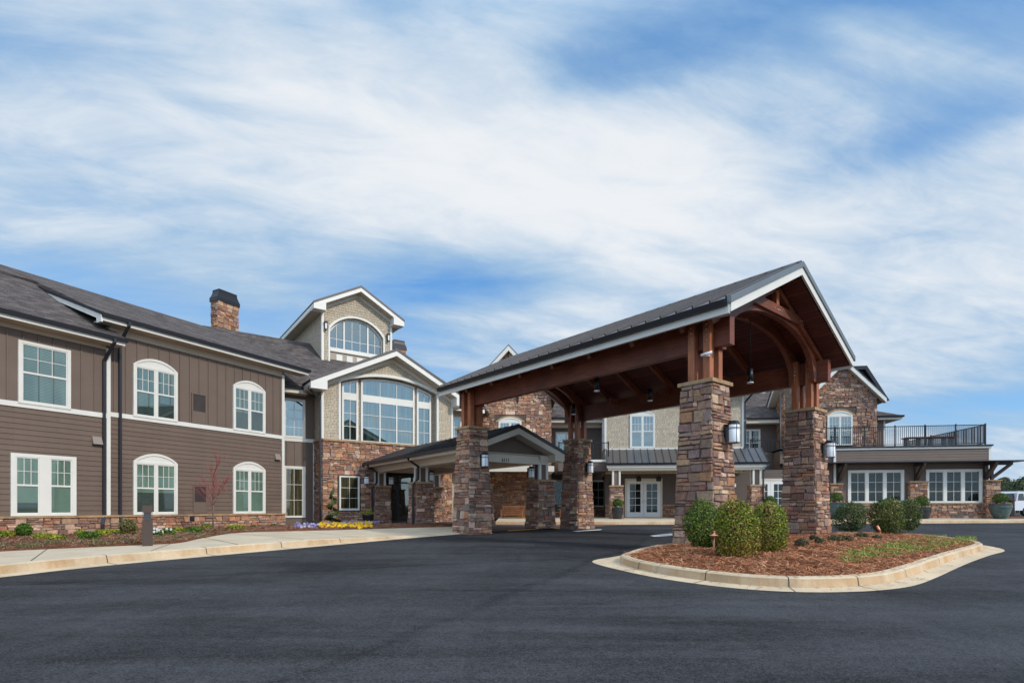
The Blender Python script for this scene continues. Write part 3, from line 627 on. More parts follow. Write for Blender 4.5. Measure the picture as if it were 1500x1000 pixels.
chimney(FA, 5.62, 7.05, 9.7, 10.35, 11.0, 14.2, 11)

# ---- entrance hall with big window --------------------------------------------------------------------------
# gap wall between wing and hall
wall_solid(FG, -2.2, .05, 1.38, 6, .1, 7.3, 'siding'); mb = MB()
for x in (-1.4, -1.02, -.64, -.26): mb.box(x-.02, x+.02, 1.35, 1.38, 3.35, 4.6)
P(mb, 'batten_siding', 'siding', FG)
mb = MB(); mb.box(-1.8, -.02, 1.33, 1.38, 4.62, 4.80); mb.box(-.09, 0, 1.32, 1.38, .45, 4.62); P(mb, 'band_board', 'white', FG)
window(FG, -1.62, -.50, 4.80, 6.85, 1, 0, 'grid', 1.38, blind='drape', glass='glass_hi', grid=(2, 4)); window(FG, -1.62, -.50, .62, 3.32, 1, 0, 'grid', 1.38, blind='curtain', glass='glass_lo', grid=(2, 3), trim=.13)
mb = MB(); mb.box(-2.0, -.5, .78, 1.4, 7.05, 7.08); mb.box(-2.0, -.6, .74, .78, 7.05, 7.26); P(mb, 'fascia', 'beige', FG); gutter(FG, -2.0, -.62, .74, 7.38)
# stone lower wall + shake upper wall
rng = random.Random(5); GW = 7.62
mb = MB(); holes = [(.78, 2.02, .95, 2.85), (3.35, 6.7, .3, 3.0)]
stone_skin(mb, lambda u, z, d: (u, -d, z), clip(lambda z: [(0, GW)], holes), .2, 4.62, rng, WARM)
stone_skin(mb, lambda u, z, d: (-.02-d, -u, z), lambda z: [(-1.35, 0)], .2, 4.62, rng, PAL); mb.box(0, GW, 0.001, .4, .1, 4.62, (.10, .08, .07)); mb.box(-.02, 0.02, .0, 1.37, .1, 4.62, (.10, .08, .07))
w = P(mb, 'stone_wall', 'stone', FG)
mb = MB(); mb.box(-.09, GW+.08, -.1, .0, 4.62, 4.72); mb.box(-.10, .02, -.1, 1.37, 4.62, 4.72); child(mb, 'cap_course', M['cap'], w)
HX0, HX1, HZ = .92, 6.62, 7.78                                       # the tall recessed window bay, arched head above HZ
zu = lambda x: 9.43-abs(x-3.81)*.492
mb = MB()
def bay_iv(z):                                                       # wall runs beside and above the bay
    a = max(0, 3.81-(9.43-z)/.492) if z > zu(0) else 0; b = min(GW, 3.81+(9.43-z)/.492) if z > zu(0) else GW
    if z < HZ: return [(a, HX0), (HX1, b)]
    wv = (HX1-HX0)/2; rise = .58; r = (wv*wv+rise*rise)/(2*rise); q = z-(HZ+rise-r)
    if q < r:
        h = sqrt(max(r*r-q*q, 0)); c = (HX0+HX1)/2; return [(a, c-h), (c+h, b)]
    return [(a, b)]
z = 4.72; row = .16
while z < 9.40:
    t = min(z+row, 9.42); r0 = bay_iv(z+.001); r1 = bay_iv(t-.001) if t < 9.41 else [(3.80, 3.82)]
    if len(r0) == 2 and len(r1) == 1: c = (HX0+HX1)/2; r1 = [(r1[0][0], c), (c, r1[0][1])]
    for (a0, b0), (a1, b1) in zip(r0, r1):
        if b0 > a0+.01: mb.quad((a0, -.022, z), (b0, -.022, z), (b1, -.003, t), (a1, -.003, t)); mb.quad((a0, .05, z), (b0, .05, z), (b0, -.022, z), (a0, -.022, z))
    z = t
lap(mb, lambda z: (0, 1.36), 4.72, 7.05, 0, .16, side=0.0)
ap = arch_pts(HX0, HX1, HZ, .58, 20)
mb.quad((HX0, 0, 4.72), (HX0, .42, 4.72), (HX0, .42, HZ), (HX0, 0, HZ)); mb.quad((HX1, .42, 4.72), (HX1, 0, 4.72), (HX1, 0, HZ), (HX1, .42, HZ))
mb.add([(x, 0.05, z) for x, z in ap]+[(x, .42, z) for x, z in ap], [(i, i+1, i+22, i+21) for i in range(20)])
mb.quad((HX0, .42, 4.72), (HX1, .42, 4.72), (HX1, .42, 8.36), (HX0, .42, 8.36)); mb.box(.04, GW, .5, 7, 4.7, 7.1)
mb.quad((0, -.001, 4.6), (0, 1.38, 4.6), (0, 1.38, 7.1), (0, -.001, 7.1))
P(mb, 'shake_wall', 'shake', FG)
mb = MB()                                                            # white arch casing, corner boards, jambs
for i in range(20):
    (a, b), (c, d) = ap[i], ap[i+1]; mb.hexa(((a, -.06, b-.02), (c, -.06, d-.02), (c, .06, d-.02), (a, .06, b-.02), (a, -.06, b+.13), (c, -.06, d+.13), (c, .06, d+.13), (a, .06, b+.13)))
mb.box(HX0-.09, HX0+.03, -.06, .05, 4.72, HZ+.05); mb.box(HX1-.03, HX1+.09, -.06, .05, 4.72, HZ+.05)
mb.box(-.05, .07, -.05, .07, 4.72, 7.1); mb.box(GW-.07, GW+.05, -.05, .07, 4.72, 7.2); P(mb, 'white_casing', 'white', FG)
def bay_top(x):
    wv = (HX1-HX0)/2; rise = .58; r = (wv*wv+rise*rise)/(2*rise); return HZ+rise-r+sqrt(max(r*r-(x-(HX0+HX1)/2)**2, 0))-.09
def bay_window(x0, x1, cols, glass='glass_hi'):
    mb = MB(); gl = MB(); bl = MB(); y = .38; f = .10
    top0, top1 = bay_top(x0), bay_top(x1)
    mb.box(x0, x0+f, y-.10, y+.03, 4.72, top0); mb.box(x1-f, x1, y-.10, y+.03, 4.72, top1); mb.box(x0+f, x1-f, y-.09, y+.03, 4.72, 4.80); mb.box(x0+f, x1-f, y-.09, y+.03, 6.92, 7.30)
    n = 8
    for i in range(n):
        a = x0+(x1-x0)*i/n; b = x0+(x1-x0)*(i+1)/n; za, zb = bay_top(a), bay_top(b); mb.hexa(((a, y-.095, za-.1), (b, y-.095, zb-.1), (b, y+.03, zb-.1), (a, y+.03, za-.1), (a, y-.095, za), (b, y-.095, zb), (b, y+.03, zb), (a, y+.03, za)))
        gl.quad((a, y-.04, 7.28), (b, y-.04, 7.28), (b, y-.04, zb-.05), (a, y-.04, za-.05)); bl.quad((a, y+.01, 7.28), (b, y+.01, 7.28), (b, y+.01, zb), (a, y+.01, za))
    for k in range(1, cols):
        c = x0+f+(x1-x0-2*f)*k/cols; wv = .035 if cols == 3 else .012; mb.box(c-wv, c+wv, y-.08, y, 4.8, 6.92); mb.box(c-.015, c+.015, y-.07, y, 7.3, bay_top(c)-.05)
    for k in (1, 2): zc = 4.8+2.12*k/3; mb.box(x0+f, x1-f, y-.065, y, zc-.013, zc+.013)
    gl.quad((x0+f*.5, y-.04, 4.78), (x1-f*.5, y-.04, 4.78), (x1-f*.5, y-.04, 6.95), (x0+f*.5, y-.04, 6.95)); bl.quad((x0, y+.01, 4.75), (x1, y+.01, 4.75), (x1, y+.01, 7.0), (x0, y+.01, 7.0))
    w = P(mb, 'window', 'white', FG); child(gl, 'pane', M[glass], w); child(bl, 'curtain', M['drape'], w)
bay_window(1.12, 2.00, 2); bay_window(2.16, 5.32, 3); bay_window(5.48, 6.38, 2)
gable(FG, 3.81, 3.81, .76, 9.43, .492, -.7, 0, .26, ridge_len=5.6, side=1.3, dark='edge', edge=.15)
window(FG, .86, 1.94, 1.0, 2.82, 1, 0, 'grid', -.03, blind='curtain', glass='glass_lo', grid=(2, 3), trim=.05)
downspout(FG, -.12, 6.7, .35, -.08, (-.62, -.2, .45)); 
# glazed entrance under the porch
mb = MB(); y = -.02
for x in (3.35, 4.1, 4.98, 5.86, 6.62): mb.box(x, x+.08, y-.08, y+.06, .42, 3.0)
mb.box(3.35, 6.7, y-.08, y+.06, 2.92, 3.0); mb.box(3.43, 6.62, y-.07, y+.05, 2.5, 2.58)
for a, b in ((4.18, 4.98), (5.06, 5.86)): mb.box(a, b, y-.05, y+.03, .42, .62); mb.box(a, a+.05, y-.05, y+.03, .62, 2.5); mb.box(b-.05, b, y-.05, y+.03, .62, 2.5)
w = P(mb, 'entrance_door', 'lantern', FG); gl = MB(); gl.quad((3.4, y, .45), (6.66, y, .45), (6.66, y, 2.95), (3.4, y, 2.95)); child(gl, 'pane', M['glass'], w)
bl = MB(); bl.quad((3.35, y+.05, .4), (6.7, y+.05, .4), (6.7, y+.05, 3.0), (3.35, y+.05, 3.0)); child(bl, 'room_interior', M['dark'], w)
mb = MB(); mb.tube([(4.9, -.14, 1.2), (4.9, -.14, 1.8)], .015); mb.tube([(5.12, -.14, 1.2), (5.12, -.14, 1.8)], .015); child(mb, 'handle', M['bolt'], w)
# main roof behind the gable
mb = MB(); slab(mb, (-6.5, .74, 7.42), (10.5, .74, 7.42), (-4.6, 7.8, 11.78), (8.9, 7.8, 11.78), .12); slab(mb, (-6.5, 15, 7.42), (14, 15, 7.42), (-4.6, 7.8, 11.78), (8.9, 7.8, 11.78), .12)
slab(mb, (10.5, .74, 7.42), (17.5, 9.5, 8.2), (8.9, 7.8, 11.78), (9.1, 8.0, 11.78), .12)
P(mb, 'roof', 'roof', FG); wall_solid(FG, 7.6, 9.6, 1.6, 10, .2, 7.3, 'shake'); mb = MB(); mb.box(7.6, 10.4, .72, .78, 7.15, 7.36); mb.box(9.4, 9.62, 1.5, 1.62, .5, 7.2); P(mb, 'fascia', 'white', FG)
window(FG, 8.1, 9.2, 5.0, 6.9, 1, 0, 'grid', 1.6, blind='drape', glass='glass_hi', grid=(2, 3))

# ---- raised gable with arched window -------------------------------------------------------------------------
DW = 4.45; dzr = 14.62; dp = .54; zd = lambda x: dzr-abs(x-DW/2)*dp
ax0, ax1, az, ar = .46, 3.90, 12.12, .95
def d_iv(z):
    a, b = (0, DW) if z < zd(0) else (DW/2-(dzr-z)/dp, DW/2+(dzr-z)/dp)
    if z < az: return [(a, ax0), (ax1, b)]
    wv = (ax1-ax0)/2; r = (wv*wv+ar*ar)/(2*ar); q = z-(az+ar-r)
    if q < r: h = sqrt(r*r-q*q); c = (ax0+ax1)/2; return [(a, c-h), (c+h, b)]
    return [(a, b)]
mb = MB(); z = 9.4
while z < dzr-.02:
    t = min(z+.16, dzr-.01); r0 = d_iv(z+.001); r1 = d_iv(t-.001)
    if len(r0) == 2 and len(r1) == 1: c = (ax0+ax1)/2; r1 = [(r1[0][0], c), (c, r1[0][1])]
    for (a0, b0), (a1, b1) in zip(r0, r1):
        if b0 > a0: mb.quad((a0, -.022, z), (b0, -.022, z), (b1, -.003, t), (a1, -.003, t)); mb.quad((a0, .05, z), (b0, .05, z), (b0, -.022, z), (a0, -.022, z))
    z = t
ap = arch_pts(ax0, ax1, az, ar, 20); n = 20
lap(mb, lambda z: (0, 9), 9.4, 13.2, 0, .16, side=0.0)
mb.add([(x, 0.0, z) for x, z in ap]+[(x, .32, z) for x, z in ap], [(i, i+1, i+22, i+21) for i in range(20)]); mb.quad((ax1, .32, 9.4), (ax1, 0, 9.4), (ax1, 0, az), (ax1, .32, az)); mb.quad((ax0, 0, 9.4), (ax0, .32, 9.4), (ax0, .32, az), (ax0, 0, az))
mb.box(.03, DW, .6, 9, 9.3, 13.2); P(mb, 'shake_wall', 'shake', FD)
mb = MB(); mb.quad((ax0, .3, 9.4), (ax1, .3, 9.4), (ax1, .3, 10.95), (ax0, .3, 10.95)); P(mb, 'tan_panel', 'panel', FD)
mb = MB()
for i in range(20):
    (a, b), (c, d) = ap[i], ap[i+1]; dv = lambda p, q, k: (p+(p-(ax0+ax1)/2)/1.9*k, q+k); (a2, b2), (c2, d2) = dv(a, b, .11), dv(c, d, .11)
    mb.hexa(((a, -.05, b), (c, -.05, d), (c, .03, d), (a, .03, b), (a2, -.05, b2), (c2, -.05, d2), (c2, .03, d2), (a2, .03, b2)))
mb.box(ax0-.10, ax0, -.05, .03, 9.4, az+.04); mb.box(ax1, ax1+.10, -.05, .03, 9.4, az+.04); mb.box(-.05, .09, -.05, .09, 9.4, 13.2); mb.box(DW-.09, DW+.05, -.05, .09, 9.4, 13.2)
mb.box(ax0, ax1, .20, .3, 10.84, 11.0); mb.box(ax0, ax1, .2, .3, 10.06, 10.2)
for x in (.95, 1.6, 2.25, 2.9): mb.box(x, x+.38, .27, .3, 10.34, 10.70)
P(mb, 'white_casing', 'white', FD)
mb = MB(); gl = MB(); bl = MB(); y = .28
for i in range(20):
    (a, b), (c, d) = ap[i], ap[i+1]; s0, s1 = .93, .93; cx = (ax0+ax1)/2
    a2, b2, c2, d2 = cx+(a-cx)*.95, b-.11, cx+(c-cx)*.95, d-.11; mb.hexa(((a2, y-.07, b2), (c2, y-.07, d2), (c2, y, d2), (a2, y, b2), (a, y-.07, b), (c, y-.07, d), (c, y, d), (a, y, b)))
    gl.quad((a, y-.02, 11.0), (c, y-.02, 11.0), (c, y-.02, d), (a, y-.02, b)); bl.quad((a, y+.01, 10.9), (c, y+.01, 10.9), (c, y+.01, d), (a, y+.01, b))
def dtop(x): wv = (ax1-ax0)/2; r = (wv*wv+ar*ar)/(2*ar); return az+ar-r+sqrt(max(r*r-(x-(ax0+ax1)/2)**2, 0))-.08
mb.box(ax0, ax0+.07, y-.07, y, 11.0, az); mb.box(ax1-.07, ax1, y-.07, y, 11.0, az); mb.box(ax0+.07, ax1-.07, y-.07, y, 11.0, 11.08)
for x in (ax0+.95, ax1-.95): mb.box(x-.045, x+.045, y-.075, y, 11.0, dtop(x))
for x in (ax0+.48, ax0+.95+.51, ax0+.95+1.03, ax1-.48): mb.box(x-.014, x+.014, y-.05, y, 11.08, dtop(x))
mb.box(ax0+.07, ax1-.07, y-.048, y, 11.62, 11.65); w = P(mb, 'arched_window', 'white', FD); child(gl, 'pane', M['glass_hi'], w); child(bl, 'room_interior', M['dark'], w)
gable(FD, DW/2, DW/2, .66, dzr, dp, -.6, 0, .24, ridge_len=9.5, frieze=.2, side=9.4, dark='edge', edge=.14, roofm='seam')
for x in (.17, 4.2):
    mb = MB(); mb.box(x-.03, x+.03, -.10, -.03, 12.1, 12.35); mb.box(x-.10, x+.10, -.26, -.08, 12.42, 12.47); mb.box(x-.08, x+.08, -.25, -.09, 11.98, 12.02)
    for sx, sy in ((-1, -.245), (1, -.245), (-1, -.10), (1, -.10)): mb.box(x+sx*.075-.01, x+sx*.075+.01, sy, sy+.02, 12.02, 12.42)
    w = P(mb, 'wall_lantern', 'lantern', FD); mb = MB(); mb.box(x-.045, x+.045, -.21, -.13, 12.03, 12.36); child(mb, 'lamp_glass', M['lamp_glass'], w)
chimney(FG, FG.at(577, 495, 12)[0], FG.at(577, 495, 12)[0]+1.0, 12, 13.2, 10.5, 13.75, 12)

# ---- stone tower ---------------------------------------------------------------------------------------------
rng = random.Random(9); tz = 11.95; tp = 1.08; t_iv = lambda z: [(max(-2.9, -(tz-z)/tp), min(2.94, (tz-z)/tp))]
mb = MB(); stone_skin(mb, lambda u, z, d: (u, -d, z), clip(t_iv, [(-.72, .92, 4.9, 7.3), (-1.0, 1.2, 7.12, 7.72), (-.05+.45, .45+.25, 8.6, 9.0)]), .4, tz-.1, rng, WARM, 1.05)
stone_skin(mb, lambda u, z, d: (2.94+d, u, z), lambda z: [(0, 3.2)], .4, 9.0, rng, WARM, 1.05)
mb.prism_y([(-2.9, .2), (2.94, .2), (2.94, tz-2.94*tp), (0, tz), (-2.9, tz-2.9*tp)], .002, 3.2); mb.c[-7:] = [(.10, .08, .07)]*7
P(mb, 'stone_gable_wall', 'stone', FT)
gable(FT, 0, 2.94, .42, tz, tp, -.45, 0, .34, ridge_len=6, ret=False, frieze=0)
window(FT, -.70, .90, 5.0, 7.12, 2, .30, blind='blind_dk', blind2='drape', glass='glass_hi')
mb = MB(); ap = arch_pts(-.95, 1.15, 7.08, .46, 16); ip = arch_pts(-.72, .92, 7.1, .30, 16)
for i in range(16):
    (a, b), (c, d), (e, f), (g_, h) = ap[i], ap[i+1], ip[i+1], ip[i]; mb.hexa(((g_, -.05, h), (e, -.05, f), (e, 0, f), (g_, 0, h), (a, -.05, b), (c, -.05, d), (c, 0, d), (a, 0, b)))
w = P(mb, 'stone_arch', 'cap', FT); mb = MB(); mb.box(.55, .85, -.02, .0, 8.42, 9.12); P(mb, 'attic_vent', 'dark', FT)
mb = MB(); mb.prism_y([(-.25, tz-.9), (.25, tz-.9), (0.02, tz-.45)], -.03, 0); P(mb, 'peak_panel', 'wood_x', FT)
mb = MB(); mb.box(-3.6, 2.85, -4.2, -.02, 3.62, 3.72); mb.box(-3.6, 2.85, -4.2, -3.95, 3.38, 3.62); mb.box(2.6, 2.85, -3.95, -.06, 3.38, 3.62); P(mb, 'walkway_cover', 'beige', FT)
# ---- balcony recess between tower and middle block
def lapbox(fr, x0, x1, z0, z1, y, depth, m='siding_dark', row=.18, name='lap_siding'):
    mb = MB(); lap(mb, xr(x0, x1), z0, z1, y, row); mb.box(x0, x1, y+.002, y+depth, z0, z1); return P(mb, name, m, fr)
def railing(fr, x0, x1, y, z, h=1.05, posts=(), axis='x', name='railing', gap=.115, x=0):
    mb = MB()
    def B(a, b, c, d): mb.box(a, b, y-.02, y+.02, c, d) if axis == 'x' else mb.box(x-.02, x+.02, a, b, c, d)
    B(x0, x1, z+h-.05, z+h); B(x0, x1, z+.08, z+.12)
    q = x0+gap
    while q < x1: B(q-.008, q+.008, z+.12, z+h-.05); q += gap
    for p in posts: B(p-.04, p+.04, z, z+h+.06)
    return P(mb, name, 'rail', fr)
lapbox(FQ, -.2, 6.2, .4, 7.3, 0, 1)
mb = MB(); mb.box(-.2, 5, -1.0, -.94, 7.38, 7.62); mb.box(-.2, 5, -.94, 0, 7.36, 7.40); mb.box(-.2, 5, -.25, 0, 7.1, 7.36); P(mb, 'fascia', 'beige', FQ); gutter(FQ, -.2, 5, -1.0, 7.74)
mb = MB(); slab(mb, (-.6, -1.05, 7.74), (6, -1.05, 7.74), (-.6, 5, 11.5), (6, 5, 11.5), .1); P(mb, 'roof', 'roof', FQ)
window(FQ, .35, 1.95, 4.9, 6.8, 2, blind='blind_dk', blind2='drape', glass='glass_hi')
mb = MB(); lap(mb, xr(0.04, 3.3), 3.48, 4.06, -6.1, .18); mb.box(0.04, 3.3, -6.098, 0, 3.48, 4.19); P(mb, 'balcony_deck', 'siding_dark', FQ); mb = MB(); mb.box(0.04, 3.3, -6.16, -6.1, 4.06, 4.20); P(mb, 'white_edge', 'white', FQ)
railing(FQ, 0.04, 3.3, -6.0, 4.20, 1.12, (0.08, 1.2, 2.3, 3.25))
window(FQ, .1, 1.2, 1.2, 3.2, 1, 0, 'grid', blind='dark', glass='glass_dk', grid=(2, 3)); window(FQ, 3.0, 4.1, 1.2, 3.2, 1, 0, 'grid', blind='dark', glass='glass_dk', grid=(2, 3))
rng = random.Random(21); mb = MB(); stone_skin(mb, lambda u, z, d: (u, -.05-d, z), lambda z: [(-.2, 4.4)], .4, 1.1, rng, PAL); mb.box(-.2, 4.4, -.05, 0, .4, 1.1, (.10, .08, .07)); P(mb, 'stone_base', 'stone', FQ)

# ---- tan middle block ----------------------------------------------------------------------------------------
HWD = 8.83
mb = MB(); lap(mb, xr(0, HWD), 5.06, 8.45, 0, .16); lap(mb, lambda z: (0, 9), 5.06, 8.45, 0, .16, side=0.0); mb.box(0.002, HWD, .002, 9, 3.4, 8.5); P(mb, 'shake_wall', 'shake', FH)
mb = MB(); mb.box(-.07, .06, -.06, .07, 5.06, 8.45); mb.box(HWD-.07, HWD+.06, -.06, .07, 5.06, 8.45); mb.box(0, HWD, -.08, 0, 4.98, 5.08); mb.box(-.4, HWD+1.2, -.62, -.56, 8.45, 8.66); P(mb, 'white_casing', 'white', FH)
mb = MB(); mb.box(-.4, HWD+.4, -.56, 0, 8.46, 8.5); mb.box(0, HWD, -.05, 0, 8.2, 8.46); P(mb, 'soffit', 'soffit', FH); gutter(FH, -.4, HWD+1.2, -.62, 8.76)
mb = MB(); slab(mb, (-.4, -.65, 8.76), (HWD+1.2, -.65, 8.76), (2.5, 5, 10.9), (HWD-2.5, 5, 10.9), .1); P(mb, 'roof', 'roof', FH)
window(FH, 1.60, 3.22, 5.10, 7.28, 2, .30, blind='blind_dk', blind2='drape', glass='glass_hi')
fs = Frame(-96, o=(FH.W(0, 9).x, FH.W(0, 9).y)); window(fs, 6.6, 8.3, 5.1, 7.28, 2, .3, blind='dark', glass='glass_hi')
downspout(FH, HWD+.12, 8.0, 4.6, -.1, (.35, -.55, .5))
# ground floor wall set back, porch in front
rng = random.Random(31); HY = .35
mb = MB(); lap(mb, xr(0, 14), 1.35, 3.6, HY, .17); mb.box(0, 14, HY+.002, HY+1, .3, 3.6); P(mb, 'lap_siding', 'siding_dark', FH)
mb = MB(); stone_skin(mb, lambda u, z, d: (u, HY-.05-d, z), clip(lambda z: [(0, 14)], [(1.3, 3.75, 0, 3), (9.6, 11.8, 0, 3)]), .45, 1.28, rng, PAL); mb.box(0, 1.3, HY-.05, HY, .4, 1.28, (.10, .08, .07)); mb.box(3.75, 9.6, HY-.05, HY, .4, 1.28, (.10, .08, .07))
w = P(mb, 'stone_base', 'stone', FH); mb = MB(); mb.box(0, 1.3, HY-.12, HY, 1.28, 1.35); mb.box(3.75, 9.6, HY-.12, HY, 1.28, 1.35); child(mb, 'cap_course', M['cap'], w)
def french(fr, x0, x1, z0, z1, y):
    mb = MB(); mb.box(x0-.14, x0, y-.07, y+.02, z0, z1+.14); mb.box(x1, x1+.14, y-.07, y+.02, z0, z1+.14); mb.box(x0, x1, y-.07, y+.02, z1, z1+.14)
    fr_ = P(mb, 'door_frame', 'beige', fr); c = (x0+x1)/2
    for a, b in ((x0, c-.006), (c+.006, x1)):
        mb = MB(); f = .19; y0, y1 = y-.05, y
        mb.box(a, a+f, y0, y1, z0, z1); mb.box(b-f, b, y0, y1, z0, z1); mb.box(a+f, b-f, y0, y1, z0, z0+.34); mb.box(a+f, b-f, y0, y1, z1-.22, z1)
        mb.box((a+b)/2-.015, (a+b)/2+.015, y0+.01, y1, z0+.34, z1-.22)
        for k in (1, 2, 3): zc = z0+.34+(z1-z0-.56)*k/4; mb.box(a+f, b-f, y0+.012, y1, zc-.015, zc+.015)
        d = child(mb, 'door', M['doorwhite'], fr_)
        gl = MB(); gl.quad((a+f, y-.025, z0+.34), (b-f, y-.025, z0+.34), (b-f, y-.025, z1-.22), (a+f, y-.025, z1-.22)); o = gl.build('pane', M['glass_dk'], fr_)
        bl = MB(); bl.quad((a, y-.01, z0+.1), (b, y-.01, z0+.1), (b, y-.01, z1), (a, y-.01, z1)); bl.build('room_interior', M['dark'], fr_)
    mb = MB(); mb.tube([(c-.07, y-.10, z0+.95), (c-.07, y-.10, z0+1.15)], .018); mb.tube([(c+.07, y-.10, z0+.95), (c+.07, y-.10, z0+1.15)], .018); child(mb, 'handle', M['bolt'], fr_)
    return fr_
french(FH, 1.44, 3.62, .5, 2.95, HY-.02); french(FH, 9.75, 11.6, .5, 2.9, HY-.02)
def pier(fr, cx, cy, z0, z1, hb, ht, seed, name='stone_pier', pal=PAL, parent=None, m='cap', sc=1.0):
    rng = random.Random(seed); mb = MB(); hs = lambda z: hb+(ht-hb)*(z-z0)/(z1-z0)
    for k in range(4):
        def pos(u, z, d, k=k):
            x, y = ((u, -hs(z)-d), (hs(z)+d, u), (-u, hs(z)+d), (-hs(z)-d, -u))[k]; return (cx+x, cy+y, z)
        stone_skin(mb, pos, lambda z: [(-hs(z)-.012, hs(z)+.012)], z0, z1-.09, rng, pal, sc)
    a, b = hb, hs(z1-.09); mb.hexa([(cx+sx*a, cy+sy*a, z0) for sx, sy in ((-1, -1), (1, -1), (1, 1), (-1, 1))]+[(cx+sx*b, cy+sy*b, z1-.09) for sx, sy in ((-1, -1), (1, -1), (1, 1), (-1, 1))], (.10, .082, .072))
    w = mb.build(name, M['stone'], parent or BLD, fr if parent is None else None); mb = MB(); e = ht+.075
    mb.box(cx-e, cx+e, cy-e, cy+e, z1-.09, z1); child(mb, 'cap_slab', M[m], w); return w
def porch_post(fr, cx, cy, z0, z1, parent=None, w=.21):
    mb = MB(); t = .055
    for sx in (-1, 1):
        for sy in (-1, 1): mb.box(cx+sx*w-t, cx+sx*w+t, cy+sy*w-t, cy+sy*w+t, z0, z1)
    mb.box(cx-w-t-.01, cx+w+t+.01, cy-w-t-.01, cy+w+t+.01, z1-.1, z1)
    o = P(mb, 'porch_post', 'white', fr); mb = MB(); mb.box(cx-w, cx+w, cy-w, cy+w, z0, z1-.1); child(mb, 'inner_panel', M['siding'], o)
fy = -2.45
for i, x in enumerate((FH.at(902.5, 720, fy)[0], 4.9, FH.at(1107, 720, fy)[0], FH.at(1120, 720, fy)[0]-.0)):
    if i == 3: continue
    pier(FH, x, fy, .38, 2.52, .40, .36, 40+i); porch_post(FH, x, fy, 2.52, 3.55, w=.2)
e0, e1 = FH.at(888, 683, fy-.45)[0], FH.at(1127, 683, fy-.45)[0]
mb = MB(); mb.box(e0+.12, e1-.15, fy-.33, fy-.25, 3.45, 3.72); mb.box(e0+.3, e1-.35, fy-.22, fy+.22, 3.42, 3.62); mb.box(e0+.3, e1-.3, fy-.25, HY, 3.68, 3.72); P(mb, 'porch_beam', 'beige', FH)
mb = MB(); mb.box(e0+.05, e1-.05, fy-.42, fy-.36, 3.58, 3.76); P(mb, 'fascia', 'white', FH); gutter(FH, e0, e1, fy-.42, 3.88)
mb = MB(); rb = MB(); seam_roof(mb, rb, (e0, fy-.45, 3.88), (e1, fy-.45, 3.88), (e0+.15, -.02, 5.02), (HWD+1.2, -.02, 5.02), pitch=.42); w = P(mb, 'metal_porch_roof', 'seam', FH); child(rb, 'standing_seams', M['gutter'], w)
mb = MB(); slab(mb, (e0+.02, fy-.47, 3.84), (e0+.10, fy-.47, 3.84), (e0+.10, -.05, 4.98), (e0+.18, -.05, 4.98), .17); P(mb, 'fascia', 'white', FH); downspout(FH, FH.at(1117, 700, fy-.3)[0], 3.3, .4, fy-.42, (.25, -.1, .35))

# ---- second recess and right stone gable ---------------------------------------------------------------------
lapbox(FI, 0, 4.5, .4, 7.6, 0, 1); mb = MB(); mb.box(0, 3.2, -.86, -.8, 7.35, 7.6); mb.box(0, 3.2, -.8, 0, 7.33, 7.37); P(mb, 'fascia', 'beige', FI); gutter(FI, 0, 3.2, -.86, 7.72)
mb = MB(); slab(mb, (-1, -.88, 7.72), (3.4, -.88, 7.72), (-1, 6, 13.0), (3.4, 6, 13.0), .1); P(mb, 'roof', 'roof', FI)
window(FI, -.2, 1.25, 4.95, 7.0, 2, blind='dark', glass='glass_lo')
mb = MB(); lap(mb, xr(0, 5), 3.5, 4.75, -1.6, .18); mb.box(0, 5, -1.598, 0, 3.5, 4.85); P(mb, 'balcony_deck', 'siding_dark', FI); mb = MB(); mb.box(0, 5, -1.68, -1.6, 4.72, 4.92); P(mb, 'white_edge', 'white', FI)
railing(FI, 0, 5, -1.5, 4.92, 1.12, (.1, 1.6, 3.1))
rng = random.Random(51); jc, jz, jp = .38, 11.15, 1.04; j_iv = lambda z: [(max(-3.4, jc-(jz-z)/jp), min(2.64, jc+(jz-z)/jp))]
mb = MB(); stone_skin(mb, lambda u, z, d: (u, -d, z), clip(j_iv, [(-.62, 1.06, 5.3, 7.75), (-.85, 1.3, 7.6, 8.15)]), 4.2, jz-.12, rng, PAL, 1.05)
stone_skin(mb, lambda u, z, d: (-3.4-d, -u, z), lambda z: [(-min(3.4, (10.3-z)/.78+.0), 0)], .4, 10.0, rng, WARM, 1.05)
mb.prism_y([(-3.4, .2), (2.64, .2), (2.64, jz-2.26*jp), (jc, jz), (-3.4, jz-3.78*jp)], .002, 3.6); mb.c[-7:] = [(.10, .08, .07)]*7
mb.prism_x([(0.01, 5), (3.4, 5), (3.4, 7.65), (0.01, 10.25)], -3.39, -2.2); mb.c[-6:] = [(.10, .08, .07)]*6
P(mb, 'stone_gable_wall', 'stone', FJ)
gable(FJ, jc, 2.26, .42, jz, jp, -.42, 0, .34, ridge_len=6, ret=False, frieze=0, dark='gutter')
mb = MB(); mb.prism_x([(.1, 10.18), (3.6, 7.45), (3.6, 7.75), (.1, 10.48)], -3.95, -3.88); P(mb, 'fascia', 'white', FJ); mb = MB(); mb.prism_x([(.1, 10.2), (3.6, 7.5), (3.6, 7.56), (.1, 10.26)], -3.88, -3.4); P(mb, 'soffit', 'soffit', FJ)
mb = MB(); mb.prism_x([(.0, 10.54), (3.7, 7.66), (3.7, 7.82), (.0, 10.7)], -4.0, -2.2); P(mb, 'roof', 'roof', FJ)
window(FJ, -.60, 1.04, 5.5, 7.62, 2, .32, blind='blind_dk', blind2='drape', glass='glass_hi')
mb = MB(); ap = arch_pts(-.85, 1.29, 7.56, .52, 16); ip = arch_pts(-.62, 1.06, 7.6, .32, 16)
